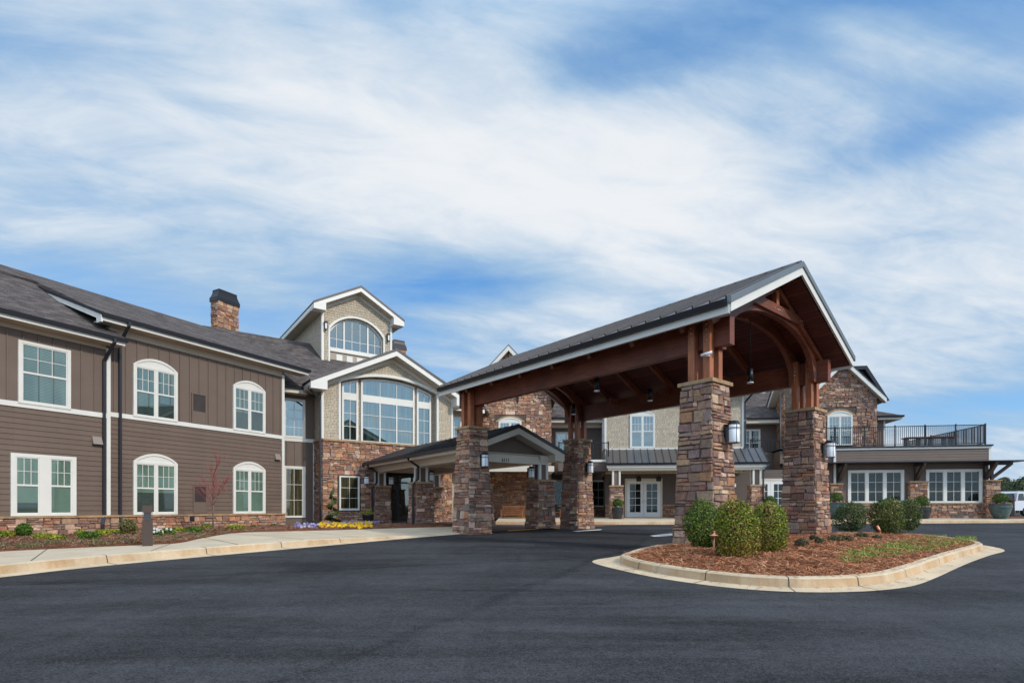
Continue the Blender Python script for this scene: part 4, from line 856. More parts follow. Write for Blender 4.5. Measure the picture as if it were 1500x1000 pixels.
for i in range(16):
    (a, b), (c, d), (e, f), (g_, h) = ap[i], ap[i+1], ip[i+1], ip[i]; mb.hexa(((g_, -.05, h), (e, -.05, f), (e, 0, f), (g_, 0, h), (a, -.05, b), (c, -.05, d), (c, 0, d), (a, 0, b)))
P(mb, 'stone_arch', 'cap', FJ)
# taller roof behind, hip at the side
x0, z0 = FJ.at(1252, 540, 3.5); x1, z1 = FJ.at(1265, 540, 3.5); x2, z2 = FJ.at(1297, 585, 3.5)
mb = MB(); mb.prism_y([(x0-1.5, z0-2), (x2-.2, z2-.1), (x1-.05, z1-.15), (x0-1.5, z1-.15)], 3.4, 3.5); P(mb, 'dormer_wall', 'down', FJ)
mb = MB(); mb.prism_y([(x0-1.5, z1-.15), (x1-.1, z1-.15), (x2-.2, z2-.15), (x2+.05, z2-.15), (x1+.02, z1+.12), (x0-1.5, z1+.12)], 3.0, 7); P(mb, 'roof', 'gutter', FJ)
a, za = FJ.at(1285, 612, 1.0); b, zb = FJ.at(1322, 611, .6)
mb = MB(); v = [(a-.2, .4, za+.05), (b, .4, za+.05), (b-.2, 3.6, za+.05), (a-.2, 3.6, za+.05), (a-.2, 2.2, za+.85)]
mb.add(v, ((0, 1, 4), (1, 2, 4), (2, 3, 4), (0, 4, 3), (3, 2, 1, 0))); P(mb, 'roof', 'roof', FJ)
mb = MB(); mb.box(a-.2, b-.05, .45, .5, za-.2, za+.02); mb.box(a-.2, b-.1, .5, 3.4, za-.2, za-.16); P(mb, 'fascia', 'beige', FJ); gutter(FJ, a-.2, b, .45, za+.08)
c_, _ = FJ.at(1296, 640, 1.0); wall_solid(FJ, 2.5, c_, 1.0, 3.5, 4.5, za-.18, 'siding'); mb = MB(); mb.box(c_-.09, c_+.02, .96, 1.05, 4.9, za-.2); P(mb, 'corner_board', 'white', FJ)

# ---- flat roofed dining block --------------------------------------------------------------------------------
kx0, kx1 = -4.2, 8.25
wins = [(-.02, 3.34), (4.62, 7.86)]
mb = MB(); lap(mb, xr(kx0, kx1), 1.45, 4.1, 0, .17); lap(mb, xr(-.85, kx1), 4.05, 4.95, -.12, .17); mb.box(kx0, kx1, .002, 9, .3, 4.95); mb.box(-.85, kx1, -.118, .1, 4.05, 4.97)
P(mb, 'lap_siding', 'siding', FK)
mb = MB(); mb.box(-.92, kx1+.05, -.2, -.10, 4.92, 5.04); mb.box(-.92, -.78, -.15, -.05, 2.74, 4.92); mb.box(kx1-.08, kx1+.04, -.15, 0, 4.05, 4.92); P(mb, 'white_edge', 'white', FK)
mb = MB(); mb.box(-4.3, kx1+.12, -.26, 9.1, 5.04, 5.14); P(mb, 'deck_edge', 'gutter', FK)
rng = random.Random(61); mb = MB(); stone_skin(mb, lambda u, z, d: (u, -.08-d, z), lambda z: [(kx0, kx1)], .45, 1.38, rng, PAL); mb.box(kx0, kx1, -.08, 0, .3, 1.38, (.10, .08, .07))
for a, b, zt in ((FK.at(1214, 720)[0], FK.at(1231, 720)[0], 2.66), (3.55, 4.58, 2.76), (7.92, 8.75, 2.82)):
    stone_skin(mb, lambda u, z, d: (u, -.28-d, z), lambda z: [(a, b)], .42, zt, rng, PAL); stone_skin(mb, lambda u, z, d: (a-d, -u, z), lambda z: [(0, .28)], .42, zt, rng, PAL); stone_skin(mb, lambda u, z, d: (b+d, u, z), lambda z: [(-.28, 0 if b < 8 else .5)], .42, zt, rng, PAL); mb.box(a, b, -.28, .3, .3, zt, (.10, .08, .07))
w = P(mb, 'stone_base', 'stone', FK); mb = MB(); mb.box(kx0, kx1, -.16, 0, 1.38, 1.45)
for a, b, zt in ((FK.at(1214, 720)[0], FK.at(1231, 720)[0], 2.66), (3.55, 4.58, 2.76), (7.92, 8.75, 2.82)): mb.box(a-.06, b+.06, -.38, .02, zt, zt+.08)
child(mb, 'cap_course', M['cap'], w)
for a, b in wins: window(FK, a, b, 1.46, 3.6, 3, 0, 'grid', -.005, blind='dark', glass='glass_dk', mull=.17, trim=.16, grid=(2, 3))
mb = MB(); mb.box(-4.3, 9.75, -1.25, .0, 4.00, 4.06); mb.box(8.25, 9.75, 0, 4, 4.0, 4.06); P(mb, 'flat_awning', 'gutter', FK)
for x in (-.55, 4.05, 8.05):
    mb = MB(); mb.box(x-.09, x+.09, -.12, .0, 2.75, 3.98); mb.box(x-.08, x+.08, -1.05, -.12, 3.82, 3.98); mb.beam((x, -.08, 3.0), (x, -.95, 3.88), .20, .2); P(mb, 'awning_bracket', 'bronze', FK)
mb = MB(); mb.box(8.28, 8.42, -.2, -.04, 2.85, 3.98); mb.box(8.42, 9.5, -.2, -.04, 3.84, 3.98); mb.beam((8.35, -.12, 3.0), (9.4, -.12, 3.88), .15, .16); P(mb, 'awning_bracket', 'bronze', FK)
railing(FK, -3.5, 8.1, .0, 5.14, 1.3, [FK.at(p, 640, 0)[0] for p in (1223, 1266, 1311, 1355, 1400)]+[8.06]); railing(FK, .0, 8.8, 0, 5.14, 1.3, (.04, 2.9, 5.8, 8.7), axis='y', x=8.1)
wall_solid(FK, -6.5, kx0, 1.5, 9, .3, 5.0, 'siding_dark')
# white downspout pipe on the balcony side of the stone gable
mb = MB(); x = FJ.at(1143, 640, -1.2)[0]; mb.tube([(x, -1.2, .5), (x, -1.2, 10.2)], .06, 8); P(mb, 'downspout', 'down', FJ)
# ---- entry porch ---------------------------------------------------------------------------------------------
PX0, PX1, PC = 3.02, 6.35, 4.66; PYS = (-.25, -5.3, -10.1)
for i, y in enumerate(PYS):
    for j, x in enumerate((PX0, PX1)):
        pier(FG, x, y, .26, 2.34, .46, .40, 70+i*2+j, sc=.95); porch_post(FG, x, y, 2.34, 3.1, w=.19)
pz = 4.12; pp = .385; yf = -10.85; hw = PX1-PC+.27
mb = MB()
for x in (PX0, PX1): mb.box(x-.22, x+.22, -10.4, 0, 3.05, 3.34)
for y in PYS: mb.box(PX0+.22, PX1-.22, y-.18, y+.18, 3.08, 3.34)
mb.box(PX0-.5, PX1+.5, -10.4, 0, 3.345, 3.37)
P(mb, 'porch_beam', 'beige', FG)
mb = MB(); zp = lambda x: pz-abs(x-PC)*pp
z = 3.19
while z < pz-.05:
    t = min(z+.15, pz-.01); a, b = (pz-z)/pp, (pz-t)/pp; a = min(a, hw); b = min(b, hw); mb.quad((PC-a, yf+.62, z), (PC+a, yf+.62, z), (PC+b, yf+.64, t), (PC-b, yf+.64, t)); z = t
mb.prism_y([(PC-hw, 3.19), (PC+hw, 3.19), (PC+hw, 3.38), (PC, pz), (PC-hw, 3.38)], yf+.66, yf+.8); P(mb, 'pediment', 'siding', FG)
mb = MB(); mb.box(PX0-.2, PX1+.2, yf+.50, yf+.64, 2.98, 3.18); w = P(mb, 'front_beam', 'beige', FG)
mb = MB(); x = FG.at(741, 674, yf+.48)[0]                                # the house number 6111
for i, ch in enumerate('6111'):
    cx = x-.15+i*.10; a_, b_ = yf+.487, yf+.50
    if ch == '1': mb.box(cx-.011, cx+.011, a_, b_, 3.01, 3.15); mb.box(cx-.03, cx-.011, a_, b_, 3.12, 3.14)
    else:
        mb.box(cx-.035, cx-.015, a_, b_, 3.03, 3.13)
        for z_ in (3.01, 3.07, 3.132): mb.box(cx-.03, cx+.03, a_+.001, b_, z_, z_+.018)
        mb.box(cx+.018, cx+.035, a_, b_, 3.02, 3.08)
child(mb, 'house_number', M['lantern'], w)
gable(FG, PC, hw, .46, pz, pp, yf, yf+.66, .24, white='beige', frieze=0, dark='gutter', sf='beige', roof=False, edge=.13, name='porch_gable_trim')
mb = MB(); rb = MB(); e = hw+.49; ze = pz-e*pp+.36; zt = pz+.37
for s_ in (-1, 1): seam_roof(mb, rb, (PC+s_*e, yf, ze), (PC+s_*e, .0, ze), (PC, yf, zt), (PC, .0, zt), pitch=.42)
w = P(mb, 'metal_porch_roof', 'seam', FG); child(rb, 'standing_seams', M['gutter'], w)
mb = MB()
for s_ in (-1, 1): mb.box(PC+s_*(e-.06)-.03, PC+s_*(e-.06)+.03, yf+.05, 0, ze-.24, ze-.06); mb.box(min(PC+s_*(e-.06), PC+s_*(hw-.3)), max(PC+s_*(e-.06), PC+s_*(hw-.3)), yf+.7, 0, ze-.22, ze-.19)
P(mb, 'fascia', 'beige', FG)
mb = MB()
for s_ in (-1, 1): mb.box(PC+s_*(e+.06)-.06, PC+s_*(e+.06)+.06, yf+.02, 0, ze-.13, ze)
P(mb, 'gutter', 'gutter', FG)
for y in PYS[:2]:
    mb = MB(); xx = PC-e; mb.beam((xx, y-.35, ze-.1), (xx, y-.35, ze-.22), .08, .08); mb.beam((xx, y-.35, ze-.2), (PX0-.32, y-.35, ze-.5), .08, .08); mb.beam((PX0-.32, y-.35, ze-.47), (PX0-.32, y-.35, 2.45), .08, .08); mb.beam((PX0-.32, y-.35, 2.48), (PX0-.56, y-.35, 2.2), .08, .08); mb.beam((PX0-.56, y-.35, 2.22), (PX0-.58, y-.35, .35), .08, .08); P(mb, 'downspout', 'down', FG)
# wings' hidden middle
wall_solid(FG, 8.6, 12, 3.5, 12, .2, 7.2, 'siding_dark')

# ================================================================ PORTE COCHERE
KC = .85; CA, CB = 6.71*KC, 11.21*KC; CTH = R(40); CO = Vector((5.45*KC, 15.41*KC, 0))
FC = Frame(40, o=(CO.x, CO.y))
PCO = empty('porte_cochere', (CO.x, CO.y, .2), 'timber framed drive-through canopy with metal roof on four tapered stone columns', 'canopy', rz=CTH)
def K(mb, name, m, label=None):
    mb.v = [(x, y, z-.2) for x, y, z in mb.v]; o = mb.build(name, M[m], PCO)
    if label: o['label'] = label
    return o
def Kc(mb, name, m, par): mb.v = [(x, y, z-.2) for x, y, z in mb.v]; return mb.build(name, M[m], par)
ct = CZ+3.5*KC                                                        # top of the caps
for i, (x, y, zb_) in enumerate(((0, 0, .18), (CA, 0, .25), (0, CB, .2), (CA, CB, .2))):
    rng = random.Random(100+i); mb = MB(); ht, hb = .387, .527; z0, z1 = zb_-.12, ct-.085; hs = lambda z: hb+(ht-hb)*(z-z0)/(z1-z0)
    for k in range(4):
        def pos(u, z, d, k=k):
            a, b = ((u, -hs(z)-d), (hs(z)+d, u), (-u, hs(z)+d), (-hs(z)-d, -u))[k]; return (x+a, y+b, z)
        stone_skin(mb, pos, lambda z: [(-hs(z)-.012, hs(z)+.012)], z0, z1, rng, PAL)
    mb.hexa([(x+sx*hb, y+sy*hb, z0) for sx, sy in ((-1, -1), (1, -1), (1, 1), (-1, 1))]+[(x+sx*ht, y+sy*ht, z1) for sx, sy in ((-1, -1), (1, -1), (1, 1), (-1, 1))], (.10, .082, .072))
    col = K(mb, 'stone_column', 'stone'); mb = MB(); e = .459
    mb.box(x-e, x-.004, y-e, y+e, z1, ct); mb.box(x+.004, x+e, y-e, y+e, z1, ct); Kc(mb, 'cap_slab', 'cap', col)
BT, BB = 5.55, 4.908                                                   # long beams: top and underside
for x in (0, CA):
    for y in (0, CB):
        for sx in (-1, 1):
            for sy in (-1, 1):
                mb = MB(); px, py = x+sx*.20, y+sy*.20; mb.box(px-.085, px+.085, py-.085, py+.085, ct, 5.60)
                o = K(mb, 'timber_post', 'wood_z'); mb = MB()
                for q in range(4): mb.lathe([(.022, 0), (.022, .012), (.0, .014)], 8, (0, 0)); vs = mb.v[-24:]; mb.v[-24:] = [(px-.085-v[2], py+v[0], 5.06+q*.125+v[1]) for v in vs]
                Kc(mb, 'bolts', 'bolt', o)
    mb = MB(); mb.box(x-.105, x+.105, -.68, CB+.68, BB, BT); K(mb, 'long_beam', 'wood_y')
zr0 = 7.16; pc = .49; fo, bo, so = 1.03, 1.02, .773; za = lambda x: zr0-abs(x-CA/2)*pc        # underside of the white rake board
eL = -so; zE = za(eL)
# ceiling boards, roof metal
mb = MB()
for s_ in (0, 1):
    ex = -so+.05 if s_ == 0 else CA+so-.05; slab(mb, (ex, -fo+.05, za(ex)+.06), (ex, CB+bo-.05, za(ex)+.06), (CA/2, -fo+.05, zr0+.06), (CA/2, CB+bo-.05, zr0+.06), .04)
K(mb, 'board_ceiling', 'boards')
mb = MB(); rb = MB()
for s_ in (-1, 1):
    ex = CA/2+s_*(CA/2+so+.05); seam_roof(mb, rb, (ex, -fo, za(ex)+.32), (ex, CB+bo, za(ex)+.32), (CA/2, -fo, zr0+.32), (CA/2, CB+bo, zr0+.32), th=.08, pitch=.42, rib=.06)
w = K(mb, 'metal_roof', 'seam'); Kc(rb, 'standing_seams', 'seam', w)
mb = MB(); mb.prism_y([(CA/2-.16, zr0+.27), (CA/2, zr0+.35), (CA/2+.16, zr0+.27), (CA/2+.16, zr0+.30), (CA/2, zr0+.385), (CA/2-.16, zr0+.30)], -fo-.02, CB+bo+.02); Kc(mb, 'ridge_cap', 'seam', w)
def rake(m, lo, hi, y0, y1, ext, name):
    mb = MB(); A, B = -so-ext, CA+so+ext; mb.prism_y([(A, za(A)+lo), (CA/2, zr0+lo), (CA/2, zr0+hi), (A, za(A)+hi)], y0, y1); mb.prism_y([(CA/2, zr0+lo), (B, za(B)+lo), (B, za(B)+hi), (CA/2, zr0+hi)], y0, y1); return K(mb, name, m)
for y0 in (-fo-.04, CB+bo-.01): rake('white', 0, .20, y0, y0+.05, 0, 'rake_board')
rake('drip', .202, .34, -fo-.075, -fo+.02, .06, 'metal_edge'); rake('drip', .202, .34, CB+bo-.02, CB+bo+.075, .06, 'metal_edge')
mb = MB()
for ex in (-so, CA+so): mb.box(ex-.03, ex+.03, -fo, CB+bo, zE-.03, zE+.20)
K(mb, 'eave_fascia', 'white')
mb = MB()
for s_, ex in ((-1, -so-.03), (1, CA+so+.03)):
    o = [(ex, zE+.13), (ex+s_*.10, zE+.13), (ex+s_*.13, zE+.25), (ex+s_*.115, zE+.25), (ex+s_*.09, zE+.15), (ex+s_*.015, zE+.15), (ex+s_*.015, zE+.25), (ex, zE+.25)]; mb.prism_y(o if s_ > 0 else o[::-1], -fo+.03, CB+bo-.03)
K(mb, 'gutter', 'gutter')
# rafters, purlins, ties
mb = MB(); y = -.62
for i in range(7):
    y = .32+1.48*i
    for s_ in (-1, 1):
        e = CA/2+s_*(CA/2+.52); mb = MB(); mb.beam((e, y, za(e)-.09), (CA/2, y, zr0-.09), .12, .22); K(mb, 'rafter', 'wood_x')
for y in (2.4, 4.8, 7.2):
    for s_ in (-1, 1): e = CA/2+s_*(CA/2-.1); mb = MB(); mb.box(min(e, e-s_*.5), max(e, e-s_*.5), y-.04, y+.04, BT-.22, BT+.0); K(mb, 'knee_block', 'wood_x')
mb = MB(); mb.box(CA/2-.07, CA/2+.07, -.2, CB+.2, zr0-.30, zr0-.02); K(mb, 'ridge_beam', 'wood_y')
def truss(y, dpt, collar=True):
    """arched brace between two columns with collar and king post"""
    n = 24; x0, x1 = .30, CA-.30; c = CA/2; zs = BB+.0; r = (x1-x0)/2; rise = 1.37; o = []; i_ = []
    for k in range(n+1):
        t = pi*k/n; ct_ = cos(t); st = sin(t); sup = lambda v, p: math.copysign(abs(v)**p, v)
        i_.append((c-r*sup(ct_, .9), zs+rise*sup(st, .85)))
        o.append((c-(r+.24)*sup(ct_, .85), zs+(rise+.27)*sup(st, .8)+(.0)))
    mb = MB()
    for k in range(n):
        (a, b), (c_, d), (e, f), (g_, h) = i_[k], i_[k+1], o[k+1], o[k]; mb.hexa(((a, y-dpt/2, b), (c_, y-dpt/2, d), (c_, y+dpt/2, d), (a, y+dpt/2, b), (g_, y-dpt/2, h), (e, y-dpt/2, f), (e, y+dpt/2, f), (g_, y+dpt/2, h)))
    K(mb, 'arched_brace', 'wood_x')
    if collar:
        zc = 6.43; hwc = (zr0-zc)/pc+.12; mb = MB(); mb.box(c-hwc, c+hwc, y-.16, y-.04, zc-.12, zc+.13); cb = K(mb, 'collar_beam', 'wood_x')
        mb = MB()
        for q in (-hwc+.12, -hwc+.26, -.2, -.1, 0, .1, .2, hwc-.26, hwc-.12): mb.lathe([(.02, 0), (.02, .012), (.0, .014)], 8); vs = mb.v[-24:]; mb.v[-24:] = [(c+q+v[0], y-.16-v[2], zc+v[1]+.02*sin(q*30)) for v in vs]
        Kc(mb, 'bolts', 'bolt', cb)
        mb = MB(); mb.box(c-.08, c+.08, y-.15, y-.03, zc+.13, zr0-.05); K(mb, 'king_post', 'wood_z')
        for s_ in (-1, 1): mb = MB(); e = c+s_*(CA/2+.45); mb.beam((e, y-.1, za(e)-.13), (c, y-.1, zr0-.13), .10, .15); K(mb, 'principal_rafter', 'wood_x')
        mb = MB()
        for s_ in (-1, 1): xx = c+s_*(r+.06); mb.box(xx-.06, xx+.06, y-dpt/2-.02, y-dpt/2, zs+.12, zs+.34)
        K(mb, 'steel_plate', 'bolt')
truss(-.30, .14); truss(.30, .12, False); truss(CB-.30, .12, False); truss(CB+.3, .14)
mb = MB(); x, y = -.285, -.25; mb.box(x-.10, x, y-.03, y+.03, 4.66, 4.71); mb.tube([(x-.16, y+.1, 4.68), (x-.04, y-.12, 4.74)], .035, 8); K(mb, 'spotlight', 'lamp_glass')

# ================================================================ GROUND
def struct(mb, name, m): o = mb.build(name, M[m]); o['kind'] = 'structure'; return o
mb = MB(); rows = []
for y in [-14, 0, 6, 9, 12, 15, 18, 21, 24, 26, 30, 45]: rows.append([Vector((x, y, gz(x, y))) for x in (-60, -20, 0, 20, 60)])
mb.loft(rows); struct(mb, 'asphalt_drive', 'asphalt')
mb = MB(); mb.quad((-1500, -300, -.12), (1500, -300, -.12), (1500, 2200, -.12), (-1500, 2200, -.12)); struct(mb, 'ground', 'hill')
def spline(pts, k=6):
    o = []; n = len(pts)
    for i in range(n-1):
        p0, p1, p2, p3 = pts[max(i-1, 0)], pts[i], pts[i+1], pts[min(i+2, n-1)]
        for j in range(k): t = j/k; o.append(.5*((2*p1)+(p2-p0)*t+(2*p0-5*p1+4*p2-p3)*t*t+(3*p1-p0-3*p2+p3)*t**3))
    o.append(pts[-1]); return o
def cspline(pts, k=6):
    o = []; n = len(pts)
    for i in range(n):
        p0, p1, p2, p3 = pts[i-1], pts[i], pts[(i+1) % n], pts[(i+2) % n]
        for j in range(k): t = j/k; o.append(.5*((2*p1)+(p2-p0)*t+(2*p0-5*p1+4*p2-p3)*t*t+(3*p1-p0-3*p2+p3)*t**3))
    return o
def resample(pts, n):
    L = [0]
    for a, b in zip(pts, pts[1:]): L.append(L[-1]+(b-a).length)
    o = []; j = 0
    for i in range(n):
        t = L[-1]*i/(n-1)
        while j < len(L)-2 and L[j+1] < t: j += 1
        o.append(pts[j].lerp(pts[j+1], (t-L[j])/max(L[j+1]-L[j], 1e-6)))
    return o
NS = 70
E0 = resample(spline([onground(*p) for p in ((-160, 861), (0, 845.5), (100, 834), (200, 824), (300, 815), (400, 806), (500, 797), (600, 788), (694, 780.3))]), NS)
E4 = resample(spline([onground(p[0], p[1], .15) for p in ((-160, 818), (0, 807), (100, 802), (208, 797), (262, 794), (300, 786), (350, 778.5), (430, 776), (500, 774), (572, 771.6), (660, 769))]), NS)
def inl(i, d, dz):
    a, b = E0[max(i-1, 0)], E0[min(i+1, NS-1)]; t = (b-a).normalized(); n = Vector((-t.y, t.x, 0)); p = E0[i]+n*d; p.z = gz(p.x, p.y)+dz; return p
hh = lambda i: .135*(1-min(max((i/NS-.52)/.3, 0), 1))+.012
tp_ = lambda i: min(1, (NS-1-i)/14+.05)
mb = MB(); mb.loft([[inl(i, 0, .004) for i in range(NS)], [inl(i, .32*tp_(i), .02) for i in range(NS)]]); struct(mb, 'gutter_strip', 'kerb')
mb = MB(); mb.loft([[inl(i, .32*tp_(i), .02) for i in range(NS)], [inl(i, .35*tp_(i), .02+hh(i)*.9) for i in range(NS)], [inl(i, .375*tp_(i), .02+hh(i)) for i in range(NS)], [inl(i, .50*tp_(i), .025+hh(i)) for i in range(NS)]]); kb = struct(mb, 'kerb', 'kerb'); mb = MB()
for i in range(5, NS-6, 9):
    q = [inl(i, .01, .010), inl(i, .31*tp_(i), .026), inl(i, .346*tp_(i), .022+hh(i)*.9), inl(i, .372*tp_(i), .024+hh(i)), inl(i, .50*tp_(i), .029+hh(i))]; t_ = (E0[i+1]-E0[i]).normalized()*.014; mb.loft([q, [a+t_ for a in q]])
for i in range(9, NS-8, 9): a, b = inl(i, .5*tp_(i), .030+hh(i)), Vector((E4[i].x, E4[i].y, gz(E4[i].x, E4[i].y)+.156-.06*i/NS)); t_ = (E0[i+1]-E0[i]).normalized()*.02; m2 = a.lerp(b, .5); mb.loft([[a, m2, b], [a+t_, m2+t_, b+t_]])
mb.build('joints', M['mortar'], kb)
mb = MB(); r0 = [inl(i, .50*tp_(i), .025+hh(i)) for i in range(NS)]; r3 = [Vector((p.x, p.y, gz(p.x, p.y)+.15-.06*i/NS)) for i, p in enumerate(E4)]
mb.loft([r0, [a.lerp(b, .5) for a, b in zip(r0, r3)], r3]); struct(mb, 'sidewalk', 'concrete')
wl = [FA.W(-17, .3), FA.W(-5.2, .1), FA.W(2.65, .1), FG.W(-1.3, 1.45), FG.W(0, .1), FG.W(2.4, .1), FG.W(3.4, .1)]
E6 = resample([Vector((p.x, p.y, .24)) for p in wl], NS)
def bedpt(t, i):
    p = r3[i].lerp(E6[i], t); p.z += .07*sin(pi*min(t*1.3, 1))+.03*sin(p.x*2.3)*sin(pi*t)*.6+(.03 if 0 < t < 1 else 0); return p
mb = MB(); mb.loft([[bedpt(t, i)+Vector((0, 0, .0 if t > 0 else -.01)) for i in range(NS)] for t in (0, .06, .2, .4, .6, .8, 1)]); struct(mb, 'mulch_bed', 'mulch')
# pavers under the entry porch, painted edge
fr_ = resample([onground(p[0], p[1], .014) for p in ((690, 780.2), (745, 777), (800, 774), (835, 772.2), (868, 771), (905, 768.6))], 12)
bk = resample([FG.W(.5, -.02, .30), FG.W(4, -.02, .32), FG.W(9, -.02, .32), Vector((3.5, 34, .3)), Vector((5.2, 31.5, .28))], 12)
mb = MB(); mb.loft([fr_, [a.lerp(b, .3) for a, b in zip(fr_, bk)], bk]); struct(mb, 'brick_paving', 'paver')
ys = [onground(p[0], p[1], .020) for p in ((744, 777.3), (800, 774.2), (836, 772.3), (836, 771.6), (800, 773.2), (744, 776.2))]
mb = MB(); mb.loft([ys[:3], ys[:2:-1]]); struct(mb, 'yellow_edge_stripe', 'yellow')
for pp_ in (((838, 777.4), (860, 775.6), (882, 774.6), (880, 775.8), (862, 777.0), (846, 778.4)), ((952, 784.0), (970, 781.6), (1003, 780.0), (1003, 782.6), (978, 784.4), (958, 785.4))):
    mb = MB(); q = [onground(a, b, .006) for a, b in pp_]; mb.add(q, ((0, 1, 4, 5), (1, 2, 3, 4))); struct(mb, 'road_marking', 'roadwhite')
# walk in front of the far blocks
kf = resample([onground(*p) for p in ((726, 768.2), (800, 768.3), (888, 768.1), (1050, 767.6), (1216, 767.0), (1345, 766.2), (1500, 765.4), (1700, 765))], 40)
up = lambda r, dy, z: [Vector((p.x, p.y+dy, p.z+z)) for p in r]
mb = MB(); mb.loft([up(kf, 0, 0), up(kf, .03, .15), up(kf, .05, .165), up(kf, .18, .17)]); struct(mb, 'kerb', 'kerb')
mb = MB(); mb.loft([up(kf, .18, .17), [Vector((p.x, 34.5, .47)) for p in kf], [Vector((p.x, 42, .5)) for p in kf]]); struct(mb, 'sidewalk', 'concrete')
mb = MB(); a = FK.W(8.8, -.6); mb.loft([[Vector((a.x-.2, 34.3, .50)), Vector((a.x+20, 34.3, .50))], [Vector((a.x-.2, 35.3, .58)), Vector((a.x+20, 35.3, .58))], [Vector((a.x-.2, 36.6, .52)), Vector((a.x+20, 36.6, .52))]]); struct(mb, 'mulch_bed', 'mulch')
mb = MB(); mb.quad((a.x-.5, 36.6, .51), (a.x+40, 36.6, .51), (a.x+40, 70, .51), (a.x-.5, 70, .51)); struct(mb, 'parking_lot', 'asphalt')

# island
ipx = [(925, 809.5), (921, 812.5), (934, 818), (975, 826), (1030, 833.5), (1090, 839.5), (1150, 842.6), (1205, 842.5), (1250, 840.5), (1288, 836), (1322, 827), (1350, 818), (1376, 810), (1404, 802.5), (1421, 798), (1428, 794.5), (1418, 790.5), (1395, 787.5), (1350, 782), (1280, 779), (1200, 780), (1120, 784), (1050, 789), (985, 796), (950, 801.5)]
ring = cspline([onground(p[0], p[1], .16) for p in ipx], 5); NR = len(ring)
def off(i, d, z):
    a, b = ring[i-1], ring[(i+1) % NR]; t = (b-a).normalized(); n = Vector((t.y, -t.x, 0)); p = ring[i]+n*d; p.z = gz(p.x, p.y)+z; return p
def gut(i):       # gutter apron is wider at the two tips
    p = ring[i]; q = .46+.10*math.exp(-((p-ring[(15*5) % NR]).length/1.1)**2)+.25*math.exp(-((p-ring[2]).length/.7)**2); return q
mb = MB(); mb.loft([[off(i, gut(i), .005) for i in range(NR)], [off(i, .17, .022) for i in range(NR)]], closed=True); struct(mb, 'gutter_strip', 'kerb')
mb = MB(); mb.loft([[off(i, .17, .0) for i in range(NR)], [off(i, .15, .135) for i in range(NR)], [off(i, .12, .155) for i in range(NR)], [off(i, 0, .16) for i in range(NR)], [off(i, -.01, .05) for i in range(NR)]], closed=True); kb = struct(mb, 'island_kerb', 'kerb'); mb = MB()
for i in range(3, NR, 9): jo = lambda d, z: off(i, d, z); mb.loft([[jo(.001, .1625), jo(.12, .1585), jo(.1535, .137), jo(.1735, .024), jo(.46, .009)], [q+(ring[(i+1) % NR]-ring[i]).normalized()*.012 for q in [jo(.001, .1625), jo(.12, .1585), jo(.1535, .137), jo(.1735, .024), jo(.46, .009)]]])
mb.build('joints', M['mortar'], kb)
cen = sum(ring, Vector())/NR
def isl(i, t):
    p = ring[i].lerp(cen, t); p.z = gz(p.x, p.y)+.125+.16*(1-(1-t)**2)*1.0+.018*sin(p.x*5+p.y*3)*min(1, t*6); return p
mb = MB(); mb.loft([[isl(i, t) for i in range(NR)] for t in (0, .03, .1, .2, .35, .5, .65, .8, .95, 1)], closed=True); struct(mb, 'mulch_island', 'mulch')
def island_z(x, y):
    import bisect
    # height of the mound at a point: march from the centre
    best = None; d = Vector((x, y, 0))-Vector((cen.x, cen.y, 0)); r = d.length; th = math.atan2(d.y, d.x)
    for i in range(NR):
        q = ring[i]-cen; t2 = math.atan2(q.y, q.x); e = abs((t2-th+pi) % (2*pi)-pi)
        if best is None or e < best[0]: best = (e, Vector((q.x, q.y, 0)).length)
    t = 1-r/best[1]
    return (gz(x, y)+.125+.16*(1-(1-t)**2) if t > 0 else gz(x, y)+.1), t
def on_island(px, py):
    a = (px-CX)/FP; b = (YH-py)/FP; t = 13.0
    for _ in range(25): t = .5*t+.5*(island_z(a*t, t)[0]-CZ)/b
    z = CZ+b*t; return Vector((a*t, t, z))

